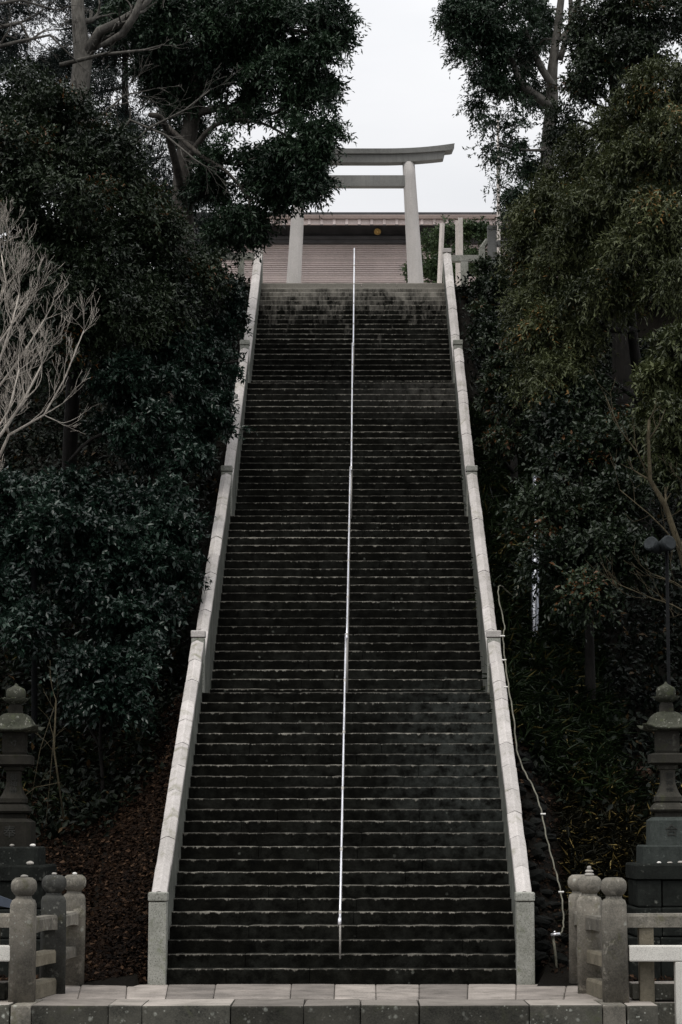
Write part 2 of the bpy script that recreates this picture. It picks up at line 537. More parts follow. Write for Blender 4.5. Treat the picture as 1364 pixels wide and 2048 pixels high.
M['leaf_teal'] = leaf_mat('camellia_leaf', (0.003, 0.009, 0.0065), (0.029, 0.056, 0.038), rough=0.30, spec=0.30)
M['leaf_dark'] = leaf_mat('dark_evergreen_leaf', (0.004, 0.009, 0.005), (0.040, 0.058, 0.028), old=(0.09, 0.04, 0.013), old_amt=0.005, rough=0.4)
M['leaf_mid'] = leaf_mat('broad_evergreen_leaf', (0.006, 0.015, 0.009), (0.038, 0.068, 0.036), rough=0.4)
M['leaf_olive'] = leaf_mat('olive_evergreen_leaf', (0.008, 0.014, 0.005), (0.125, 0.142, 0.058), old=(0.2, 0.11, 0.03), old_amt=0.0012, rough=0.42)
M['leaf_conifer'] = leaf_mat('blue_green_conifer_spray', (0.006, 0.012, 0.011), (0.018, 0.031, 0.026), rough=0.5)
M['leaf_court'] = leaf_mat('clipped_shrub_leaf', (0.024, 0.046, 0.022), (0.09, 0.13, 0.05), rough=0.5)
M['bamboo'] = leaf_mat('bamboo_grass_blade', (0.003, 0.006, 0.003), (0.022, 0.038, 0.012), old=(0.11, 0.09, 0.03), old_amt=0.05, rough=0.5, spec=0.12)
M['bamboo_dry'] = leaf_mat('dry_bamboo_grass_blade', (0.002, 0.003, 0.0015), (0.017, 0.015, 0.006), old=(0.24, 0.18, 0.065), old_amt=0.075, rough=0.55, spec=0.08)
M['litter'] = leaf_mat('fallen_brown_leaf', (0.003, 0.002, 0.0015), (0.020, 0.0105, 0.0055), old=(0.055, 0.032, 0.019), old_amt=0.10, rough=0.7, spec=0.05, trans=0)
M['leaf_floor'] = leaf_mat('shaded_undergrowth_leaf', (0.002, 0.0035, 0.0025), (0.011, 0.016, 0.009), old=(0.05, 0.03, 0.012), old_amt=0.03, rough=0.5, spec=0.1)
M['bark_dark'] = bark_mat('dark_bark', (0.007, 0.0065, 0.006), (0.022, 0.020, 0.018))
M['bark_grey'] = bark_mat('grey_bark', (0.05, 0.048, 0.043), (0.15, 0.14, 0.125))
M['bark_brown'] = bark_mat('grey_brown_bark', (0.035, 0.032, 0.028), (0.12, 0.108, 0.095))
M['bark_white'] = bark_mat('pale_bare_twig', (0.26, 0.235, 0.205), (0.66, 0.60, 0.53), 30, 0.6)
M['bark_tan'] = bark_mat('tan_bare_twig', (0.035, 0.03, 0.019), (0.11, 0.092, 0.058), 20)

# ------------------------------------------------------------------ stair data (noses read from the photograph)
D1, D2, D3, D4 = 0.263099, 0.235062, 0.211179, 0.22671
LAND = (1.520197, 1.143527, 0.900402)
NOSE_Z = [0.185, 0.3536, 0.5215, 0.693, 0.8596, 1.0271, 1.1941, 1.365, 1.5319, 1.7061, 1.8907, 2.0569, 2.2191, 2.382, 2.5479, 2.7123, 2.8831, 3.0502, 3.2185, 3.3866, 3.5543, 3.7269, 3.8999, 4.0686, 4.2284, 4.4076, 4.58, 4.7571, 4.9321, 5.0965, 5.2603, 5.4225, 5.5902, 5.758, 5.926, 6.1022, 6.2723, 6.4452, 6.6191, 6.7921, 6.9698, 7.1391, 7.314, 7.4859, 7.6558, 7.8264, 7.9974, 8.1684, 8.3422, 8.5085, 8.6692, 8.8332, 9.0079, 9.1747, 9.343, 9.5137, 9.6816, 9.8508, 10.015, 10.1859, 10.3678, 10.549, 10.7229, 10.8916, 11.0649, 11.2374, 11.4033, 11.5749, 11.738, 11.901, 12.0649, 12.2347, 12.4103, 12.5872, 12.7595, 12.9354, 13.1042, 13.2706, 13.4405, 13.6151, 13.7885, 13.9534, 14.1168, 14.2874, 14.4654, 14.632, 14.7934, 14.9546, 15.1142, 15.2951]


def nose_y(k):
    c = lambda v, a, b: min(max(v, a), b)
    return 28.51239 + c(k - 1, 0, 23) * D1 + c(k - 24, 0, 22) * D2 + c(k - 46, 0, 22) * D3 + c(k - 68, 0, 22) * D4 + (k > 24) * LAND[0] + (k > 46) * LAND[1] + (k > 68) * LAND[2]


NY = np.array([28.3] + [nose_y(k) for k in range(1, 91)] + [53.2])
NZ = np.array([0.0] + NOSE_Z + [15.30])


def stair_z(Y):
    return float(np.interp(Y, NY, NZ))


TOP_Z = 15.295
HALF = 2.262


# ------------------------------------------------------------------ terrain
def hsh(x, y):
    return (math.sin(x * 1.7 + 0.6 * y) + math.sin(y * 1.3 - 1.1 * x + 2) + 0.5 * math.sin(3.1 * x + 2.3 * y)) / 2.5


def hill_z(X, Y):
    a = abs(X)
    s = lambda v: np.interp(v, [29.2, 31, 53.5, 60], [0.0, 0.75, 14.9, 15.28])
    near = stair_z(Y) - 0.10 - 0.25 * (Y > 53)
    far = float(s(Y - 0.25 - 0.35 * max(0, a - 3.4)))
    k = min(max((a - 2.6) / 0.9, 0), 1)
    z = near * (1 - k) + far * k
    if Y < 53.4:
        z += 0.16 * hsh(X * 1.3, Y * 1.2) * min(1, max(0, (Y - 29.3) / 2)) * min(1, max(0, a - 2.6))
    if a < 2.5:
        z = min(stair_z(Y) - 0.7, stair_z(max(Y - 0.9, 28.2)) - 0.3) if Y < 53.1 else 15.28
    if Y > 53.1 and a < 9:
        z = 15.28
    if Y <= 28.4:
        z = -0.05
    return z


def terrain():
    xs = np.concatenate([np.linspace(-60, -12, 12, endpoint=False), np.linspace(-12, -3.6, 36, endpoint=False), np.linspace(-3.6, 3.6, 37), np.linspace(3.6, 12, 37)[1:], np.linspace(12, 60, 13)[1:]])
    ysv = np.concatenate([np.linspace(26.2, 28.6, 4), np.linspace(28.8, 54, 106), np.linspace(55, 140, 14)])
    vs = [(x, y, hill_z(x, y)) for y in ysv for x in xs]
    nx = len(xs)
    fs = [(j * nx + i, j * nx + i + 1, (j + 1) * nx + i + 1, (j + 1) * nx + i) for j in range(len(ysv) - 1) for i in range(nx - 1)]
    me = bpy.data.meshes.new('hillside')
    me.from_pydata(vs, [], fs)
    for p in me.polygons:
        p.use_smooth = True
    return tag(link('hillside', me, M['soil']), kind='structure')


terrain()
# street in front and the land around, one sheet to the horizon
me = bpy.data.meshes.new('street')
me.from_pydata([(-900, -300, -0.55), (900, -300, -0.55), (900, 1500, -0.55), (-900, 1500, -0.55)], [], [(0, 1, 2, 3)])
tag(link('street', me, M['asphalt']), kind='structure')
# gravel court on top of the hill
me = bpy.data.meshes.new('upper_court')
me.from_pydata([(-9, 53.25, 15.286), (9, 53.25, 15.286), (9, 90, 15.286), (-9, 90, 15.286)], [], [(0, 1, 2, 3)])
tag(link('upper_court', me, M['gravel']), kind='structure')


# ------------------------------------------------------------------ stair
stair = thing('stone_staircase', 'long steep staircase of dark weathered stone steps climbing to the gate', 'staircase', (0, nose_y(1), 0))


def step_mesh(k):
    y0, z0 = nose_y(k), NOSE_Z[k - 1]
    rise = z0 - (NOSE_Z[k - 2] if k > 1 else 0.0)
    yn = nose_y(k + 1) if k < 90 else y0 + 0.55
    run = yn - y0
    rnd = random.Random(k * 31)
    cuts = [-HALF]
    joints = sorted(rnd.uniform(-1.9, 1.9) for _ in range(3))
    for j in joints:
        if j - cuts[-1] > 0.7 and HALF - j > 0.6:
            cuts.append(j)
    cuts.append(HALF)
    bm = bmesh.new()
    ph = rnd.uniform(0, 50)
    for a, b_ in zip(cuts[:-1], cuts[1:]):
        dzb = rnd.uniform(-0.004, 0.004) if k < 90 else 0
        dyb = rnd.uniform(-0.006, 0.006)
        a2 = a + (0.003 if a > -HALF else 0)
        b2 = b_ - (0.003 if b_ < HALF else 0)
        n = max(6, int((b2 - a2) / 0.07))
        rows = []
        for i in range(n + 1):
            x = a2 + (b2 - a2) * i / n
            endc = 0.006 if i in (0, n) and abs(x) < HALF - 0.01 else 0.0
            wob = 0.0045 * math.sin(x * 9 + ph) + 0.0045 * math.sin(x * 23 + 2 * ph) + rnd.uniform(-0.003, 0.003)
            chip = 0.018 * max(0, rnd.random() - 0.93) / 0.07
            yf = dyb + wob * 0.8
            zt = dzb + wob * 0.5 - endc
            c = 0.007 + 0.005 * abs(math.sin(x * 4 + ph)) + chip * 0.7
            prof = [(yf + 0.010, -rise - 0.03), (yf + 0.004, -rise * 0.5), (yf, -c - 0.008), (yf + c * 0.35, -c * 0.35 + zt), (yf + c, zt), (run + 0.05, zt + 0.002), (run + 0.05, -rise - 0.03)]
            rows.append([bm.verts.new((x, p[0], p[1])) for p in prof])
        m = len(rows[0])
        for i in range(n):
            for j in range(m):
                bm.faces.new((rows[i][j], rows[i + 1][j], rows[i + 1][(j + 1) % m], rows[i][(j + 1) % m]))
        bm.faces.new(rows[0][::-1])
        bm.faces.new(rows[-1])
    o = from_bm('step', bm, M['step'], stair)
    o.location = (0, y0, z0)
    return o


for k in range(1, 91):
    step_mesh(k)

# ------------------------------------------------------------------ balustrades
NEWELS = [(28.36, 1.150, 0.118), (34.62, 5.055, 0.108), (41.32, 8.806, 0.105), (47.12, 12.56, 0.103), (53.05, 16.215, 0.105)]   # front Y, top z, half width
COPE = [((28.55, 1.120), (34.62, 4.850)), ((34.86, 4.740), (41.32, 8.615)), ((41.55, 8.475), (47.12, 12.330)), ((47.35, 12.12), (53.05, 16.055))]
JOINTS = [11, 10, 9, 9]


def balustrade(side):
    lab = 'pale granite balustrade climbing the %s edge of the steps, square newel posts at each landing' % ('left' if side < 0 else 'right')
    root = thing('stair_balustrade', lab, 'balustrade', (side * 2.34, 28.4, 0), group='granite balustrades of the long stair')
    # newels
    for i, (y, zt, hw) in enumerate(NEWELS):
        xc = side * 2.345
        zb = stair_z(y + 0.2) - 0.25 if i else -0.06
        if i == 4:
            zb = TOP_Z - 0.4
        hh = zt - 0.125 - zb
        nw = box('newel_post', (xc, y + hw, zb + hh / 2), (2 * hw - 0.008, 2 * hw, hh), M['newel'], root, 0.014)
        bm = bmesh.new()
        box_bm(bm, Vector((0, 0, 0)), (2 * hw + 0.012, 2 * hw + 0.02, 0.112), 0.022, seg=3)
        cp = from_bm('cap', bm, M['newel'] if i in (0, 3, 2) else M['coping'], nw)
        cp.matrix_parent_inverse = Matrix.Identity(4)
        cp.location = (0, 0, hh / 2 + 0.067)
    # copings and the wall below, one straight run per flight
    for fl, ((ya, za), (yb, zb)) in enumerate(COPE):
        n = JOINTS[fl]
        A, B = Vector((0, ya, za)), Vector((0, yb, zb))
        d = (B - A).normalized()
        up = Vector((0, -d.z, d.y))
        L = (B - A).length
        xin, xout = 2.248, 2.444
        rnd = random.Random(fl * 7 + (side > 0))
        cuts = [0.0]
        for q in range(1, n):
            cuts.append(L * q / n + rnd.uniform(-0.06, 0.06))
        cuts.append(L)
        for q in range(n):
            s0, s1 = cuts[q] + (0.005 if q else 0), cuts[q + 1] - (0.005 if q < n - 1 else 0)
            bm = bmesh.new()
            lift = rnd.uniform(-0.006, 0.006)
            dx = rnd.uniform(-0.005, 0.005)
            xm = (xin + xout) / 2 + rnd.uniform(-0.006, 0.006)
            prof = [(xin, 0.0), (xin + 0.012, 0.010), (xm - 0.012, 0.048), (xm + 0.012, 0.048), (xout - 0.012, 0.010), (xout, 0.0), (xout, -0.085), (xin, -0.085)]
            rows = []
            ns = 5
            for i in range(ns + 1):
                s = s0 + (s1 - s0) * i / ns
                ec = 0.006 if i in (0, ns) else 0
                P = A + d * s
                row = []
                for (x, h) in prof:
                    hh = h + lift - (ec if h > -0.05 else 0) + rnd.uniform(-0.002, 0.002)
                    v = P + up * hh
                    row.append(bm.verts.new((side * (x + dx + rnd.uniform(-0.0015, 0.0015)), v.y, v.z)))
                rows.append(row)
            for i in range(ns):
                for j in range(len(prof)):
                    bm.faces.new((rows[i][j], rows[i + 1][j], rows[i + 1][(j + 1) % len(prof)], rows[i][(j + 1) % len(prof)]))
            bm.faces.new(rows[0][::-1])
            bm.faces.new(rows[-1])
            o = from_bm('coping_stone', bm, M['coping'], root)
            place(o, (A + d * (s0 + s1) / 2) + Vector((side * 2.346, 0, 0)))
            o.location = o.location  # origin at the stone's middle
        # wall panels, upright slabs side by side
        nw = max(5, n - 2)
        for q in range(nw):
            y0 = ya - 0.06 + (yb - ya + 0.1) * q / nw + 0.002
            y1 = ya - 0.06 + (yb - ya + 0.1) * (q + 1) / nw - 0.002
            zt = lambda y: za + (y - ya) * (zb - za) / (yb - ya) - 0.092
            bz = lambda y: min(stair_z(y) - 0.5, zt(y) - 0.5)
            bm = bmesh.new()
            jx = rnd.uniform(-0.004, 0.004)
            xi, xo = 2.266 + jx, 2.424
            vs = []
            for y in (y0, y1):
                for x, z in ((xi, zt(y)), (xo, zt(y)), (xo, bz(y)), (xi, bz(y))):
                    vs.append(bm.verts.new((side * x, y, z)))
            for f in ((0, 1, 5, 4), (1, 2, 6, 5), (2, 3, 7, 6), (3, 0, 4, 7), (0, 3, 2, 1), (4, 5, 6, 7)):
                bm.faces.new([vs[i] for i in f])
            place(from_bm('wall_slab', bm, M['wall'], root), (side * 2.345, (y0 + y1) / 2, zt(y0) - 0.3))
    return root


balustrade(-1)
balustrade(1)


# ------------------------------------------------------------------ handrail
def handrail():
    root = thing('handrail', 'thin shiny steel handrail running up the middle of the stairs', 'handrail', (0, 28.6, 0))
    segs = [((680, 1836, 28.62), (691.5, 1268, 34.7)), ((693.5, 1276, 34.5), (700.5, 934, 41.3)), ((702.5, 940, 41.1), (705.0, 686, 47.2)), ((706.5, 692, 47.0), (708.5, 497, 53.0))]
    for (a, b_) in segs:
        A, B = at(*a), at(*b_)
        bm = bmesh.new()
        n = 14
        tube_bm(bm, [A.lerp(B, i / n) for i in range(n + 1)], 0.0145, 10)
        rail = from_bm('rail_pipe', bm, M['steel'], root, True)
        place(rail, A)
        k = 5
        for i in range(k):
            P = A.lerp(B, (i + 0.02) / k if i else 0.015)
            zb = stair_z(P.y) - 0.02
            bm = bmesh.new()
            tube_bm(bm, [(P.x, P.y + 0.03, zb), (P.x, P.y + 0.03, P.z - 0.012)], 0.013, 8)
            place(from_bm('post', bm, M['grey_steel'], root, True), (P.x, P.y + 0.03, zb))
            dv = (B - A).normalized()
            bm = bmesh.new()
            tube_bm(bm, [P - dv * 0.035, P + dv * 0.035], 0.0195, 10)
            place(from_bm('collar', bm, M['grey_steel'], root, True), P)
    A = at(680, 1840, 28.6)
    bm = bmesh.new()
    tube_bm(bm, [A + Vector((0, 0.02, 0.035)), A + Vector((-0.004, -0.03, 0.0)), A + Vector((-0.006, -0.05, -0.06))], [0.019, 0.024, 0.022], 10)
    place(from_bm('rail_end', bm, M['steel'], root, True), A)
    T = at(708.5, 497, 53.0)
    bm = bmesh.new()
    tube_bm(bm, [T, T + Vector((0, 0.25, 0.03)), T + Vector((0, 0.45, -0.03)), (T.x, T.y + 0.5, TOP_Z)], 0.017, 10)
    place(from_bm('rail_bend', bm, M['steel'], root, True), T)


handrail()

# ------------------------------------------------------------------ paving and kerb in front of the stair
pave = tag(thing('stone_pavement', None, None, (0, 27, 0)), kind='structure')
Y_FAR, Y_NEAR = 28.46, 25.99
jx_near = [-30, 60, 154, 251, 330, 426, 580, 668, 752, 838, 935, 1032, 1128, 1215, 1300]
jx_far = [20, 95, 175, 264, 345, 438, 586, 671, 751, 836, 932, 1026, 1125, 1208, 1290]
for i in range(len(jx_near) - 1):
    g = 0.004
    p = [on_ground(jx_near[i], 1998), on_ground(jx_near[i + 1], 1998), on_ground(jx_far[i + 1], 1960.5), on_ground(jx_far[i], 1960.5)]
    xs = [p[0].x + g, p[1].x - g, p[2].x - g, p[3].x + g]
    bm = bmesh.new()
    n = 6
    rnd = random.Random(i)
    lift = rnd.uniform(-0.006, 0.004)
    bow = rnd.uniform(-0.03, 0.03) if i in (3, 4, 5, 6) else 0
    top, bot = [], []
    for j in range(n + 1):
        t_ = j / n
        y = Y_NEAR + 0.012 + (Y_FAR - Y_NEAR) * t_
        xl = xs[0] + (xs[3] - xs[0]) * t_
        xr = xs[1] + (xs[2] - xs[1]) * t_
        dz = lift - (0.008 if j in (0, n) else 0)
        r = [bm.verts.new((xl, y, dz - 0.008)), bm.verts.new((xl + 0.012, y, dz)), bm.verts.new(((xl + xr) / 2, y, dz + 0.002)), bm.verts.new((xr - 0.012, y, dz)), bm.verts.new((xr, y, dz - 0.008)), bm.verts.new((xr, y, -0.15)), bm.verts.new((xl, y, -0.15))]
        top.append(r)
    for j in range(n):
        for q in range(7):
            bm.faces.new((top[j][q], top[j + 1][q], top[j + 1][(q + 1) % 7], top[j][(q + 1) % 7]))
    bm.faces.new(top[0][::-1])
    bm.faces.new(top[-1])
    place(from_bm('paving_slab', bm, M['paving'], pave), (sum(xs) / 4, 27.2, 0))

kerb = tag(thing('kerb', None, None, (0, 25.5, -0.3)), kind='structure')
kj = [-60, 20, 63, 217, 284, 461, 607, 720, 838, 1058, 1204, 1253, 1316]
for i in range(len(kj) - 1):
    a, b_ = on_ground(kj[i], 2010).x + 0.005, on_ground(kj[i + 1], 2010).x - 0.005
    rnd = random.Random(i + 40)
    dy = rnd.uniform(-0.012, 0.012)
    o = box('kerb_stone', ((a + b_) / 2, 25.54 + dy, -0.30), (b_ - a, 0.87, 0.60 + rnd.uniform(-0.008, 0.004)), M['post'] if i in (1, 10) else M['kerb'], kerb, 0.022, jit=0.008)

# ------------------------------------------------------------------ stone parapets beside the approach
POST_PROFILE = [(0, 0.146, 1), (0.9, 0.143, 1), (1.06, 0.142, 0.95), (1.105, 0.130, 0.7), (1.125, 0.098, 0.2), (1.135, 0.094, 0), (1.150, 0.092, 0)]
CAP_PROFILE = [(1.150, 0.092), (1.165, 0.100), (1.172, 0.112), (1.185, 0.120), (1.205, 0.139), (1.24, 0.149), (1.28, 0.149), (1.315, 0.139), (1.335, 0.122), (1.345, 0.104), (1.352, 0.100), (1.356, 0.06)]


def parapet(side):
    nm = 'left' if side < 0 else 'right'
    root_p = on_ground(105 if side < 0 else 1182, 1985)
    root = thing('stone_parapet', 'old lichen-spotted stone parapet with three ball-topped posts, %s of the paving' % nm, 'parapet', root_p, group='stone parapets flanking the approach')
    if side < 0:
        spots = [(147, 1958, 1.372), (104, 1986, 1.40), (43, 2003, 1.40)]
    else:
        spots = [(1163, 1957, 1.372), (1182, 1986, 1.39), (1231, 2003, 1.40)]
    P = []
    for i, (px, py, h) in enumerate(spots):
        p = on_ground(px, py)
        if i == 0:
            p.y, p.x = min(p.y, 28.35), p.x * 28.35 / max(p.y, 28.35) if p.y > 28.35 else p.x
        p = Vector((p.x, p.y, 0))
        P.append(p)
        bm = bmesh.new()
        f = h / 1.356
        lathe_bm(bm, [(z * f - (0.05 if z == 0 else 0), r, s) for z, r, s in POST_PROFILE], 32)
        for v in bm.verts:
            v.co.x += 0.004 * math.sin(v.co.z * 9 + i)
        pm = M['post_dark'] if side < 0 and i == 1 else M['post']
        po = from_bm('post', bm, pm, root, True)
        po.location = p
        po.rotation_euler = (0, 0, (0.10, 0.25, 0.05)[i] * -side)
        if pm is M['post_dark']:
            po['label'] = 'darker middle post with pale lichen spots'
        bm = bmesh.new()
        lathe_bm(bm, [(z * f, r) for z, r in CAP_PROFILE], 32)
        c = from_bm('ball_cap', bm, pm, po, True)
        c.matrix_parent_inverse = Matrix.Identity(4)
    A, B, C = P

    def rail(a, b_, zt, zb, arch, name, mat, thick=0.17):
        bm = bmesh.new()
        d = (b_ - a)
        L = d.length
        d.normalize()
        nrm = Vector((-d.y, d.x, 0))
        rows = []
        n = 10
        for i in range(n + 1):
            t_ = i / n
            c = a + d * (L * t_)
            bz = zb + arch * (1 - (2 * t_ - 1) ** 2)
            rows.append([bm.verts.new(c + nrm * (thick / 2 * sx) + Vector((0, 0, z))) for sx, z in ((-1, bz), (-1, zt - 0.03), (-0.82, zt), (0.82, zt), (1, zt - 0.03), (1, bz))])
        for i in range(n):
            for q in range(6):
                bm.faces.new((rows[i][q], rows[i + 1][q], rows[i + 1][(q + 1) % 6], rows[i][(q + 1) % 6]))
        bm.faces.new(rows[0][::-1])
        bm.faces.new(rows[-1])
        place(from_bm(name, bm, mat, root), (a + b_) / 2 + Vector((0, 0, (zt + zb) / 2)))

    rail(C, B, 0.93, 0.74, 0.03, 'top_rail', M['post'])
    rail(C, B, 0.52, 0.36, 0.01, 'middle_rail', M['ochre'], 0.15)
    rail(C, B, 0.19, 0.0, 0.0, 'bottom_rail', M['ochre'], 0.17)
    rail(B, A, 0.92, 0.72, 0.05, 'top_rail', M['post'])
    rail(B, A, 0.48, 0.34, 0.02, 'middle_rail', M['post'], 0.13)
    # side wing running outward from the front post
    O = Vector((C.x + side * 3.2, C.y + 0.55, 0))
    c0 = C + Vector((side * 0.05, 0.10, 0))
    rail(c0, O, 0.985, 0.83, 0.0, 'wing_rail', M['post'], 0.2)
    for k, dx in enumerate((0.33, 1.5)):
        p = c0 + (O - c0).normalized() * dx
        box('baluster', (p.x, p.y, 0.40), (0.17, 0.15, 0.86), M['ochre'], root, 0.012)
    # low masonry under the wing
    rnd = random.Random(5 + side)
    for c, (zc, hh, off) in enumerate(((0.10, 0.20, 0.04), (-0.17, 0.32, -0.05))):
        x = 0.16
        while x < 3.0:
            wd = rnd.uniform(0.45, 0.75)
            p = c0 + (O - c0).normalized() * (x + wd / 2)
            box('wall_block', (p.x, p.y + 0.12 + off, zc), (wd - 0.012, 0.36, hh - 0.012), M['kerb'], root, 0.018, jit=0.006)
            x += wd
    return P


PL = parapet(-1)
PR = parapet(1)


def barrier(side):
    lab = 'low pale new granite barrier rail at the %s edge, in front of the old parapet' % ('left' if side < 0 else 'right')
    C = (PL if side < 0 else PR)[2]
    root = thing('granite_barrier', lab, 'barrier', (C.x + side * 0.8, C.y - 0.12, -0.55), group='pale granite barriers')
    z0 = 0.545
    x0 = C.x + side * (0.152 if side > 0 else 0.10)
    box('rail', (x0 + side * 1.0, C.y - 0.06, z0), (2.0, 0.15, 0.178), M['rail_new'], root, 0.016)
    for dx in (0.60, 1.7):
        box('post', (x0 + side * dx, C.y - 0.06, (z0 - 0.092 - 0.56) / 2), (0.155, 0.145, z0 - 0.092 + 0.56), M['rail_new'], root, 0.012)


barrier(-1)
barrier(1)


def pebble(loc, s, mat, label):
    bm = bmesh.new()
    bmesh.ops.create_icosphere(bm, subdivisions=3, radius=1.0)
    for v in bm.verts:
        n = v.co.copy()
        v.co *= 1 + 0.10 * math.sin(n.x * 4 + loc[0] * 9) * math.cos(n.y * 3 + loc[1] * 5)
        v.co = Vector((v.co.x * s[0], v.co.y * s[1], v.co.z * s[2]))
    o = from_bm('pebble', bm, mat, None, True)
    o.location = loc
    o.rotation_euler = (0, 0, random.uniform(0, 3))
    tag(o, label, 'pebble', 'small stones left on the posts and plinths')


def ontop(P, h, dz, dx=0.0):
    return (P.x + dx, P.y, h + dz)


pebble(ontop(PL[2], 1.40, 0.012), (0.05, 0.04, 0.02), M['pebble'], 'flat grey pebble on the ball cap of the front left post')
pebble(ontop(PL[1], 1.40, 0.012), (0.034, 0.03, 0.018), M['pebble'], 'small pinkish pebble on the dark middle post, left side')
pebble(ontop(PL[0], 1.372, 0.012), (0.03, 0.03, 0.018), M['pebble_white'], 'small pale pebble on the rear left post')
pebble(ontop(PR[1], 1.39, 0.014), (0.062, 0.055, 0.024), M['pebble'], 'wide bottom pebble of the little stack on the middle right post')
pebble(ontop(PR[1], 1.39, 0.054), (0.048, 0.042, 0.022), M['pebble'], 'middle pebble of the little stack on the middle right post')
pebble(ontop(PR[1], 1.39, 0.095), (0.026, 0.026, 0.026), M['pebble'], 'tiny top pebble of the little stack on the middle right post')


# ------------------------------------------------------------------ stone lanterns
def sqring(bm, prof, ch=0.22, c=(0, 0, 0)):
    rings = []
    for z, r in prof:
        q = r * (1 - ch)
        pts = [(r, -q), (r, q), (q, r), (-q, r), (-r, q), (-r, -q), (-q, -r), (q, -r)]
        rings.append([bm.verts.new((c[0] + x, c[1] + y, c[2] + z)) for x, y in pts])
    for i in range(len(rings) - 1):
        for k in range(8):
            bm.faces.new((rings[i][k], rings[i][(k + 1) % 8], rings[i + 1][(k + 1) % 8], rings[i + 1][k]))
    bm.faces.new(rings[0][::-1])
    bm.faces.new(rings[-1])


def text_on(name, body, loc, size, parent, depth=0.004):
    cu = bpy.data.curves.new(name, 'FONT')
    cu.body = body
    cu.size = size
    cu.align_x = 'CENTER'
    cu.align_y = 'CENTER'
    cu.extrude = depth
    cu.resolution_u = 2
    tmp = bpy.data.objects.new(name, cu)
    COL.objects.link(tmp)
    bpy.context.view_layer.update()
    me = bpy.data.meshes.new_from_object(tmp)
    bpy.data.objects.remove(tmp)
    o = link(name, me, M['engrave'], parent)
    o.matrix_parent_inverse = Matrix.Identity(4)
    o.rotation_euler = (math.pi / 2, 0, 0)
    o.location = loc
    return o


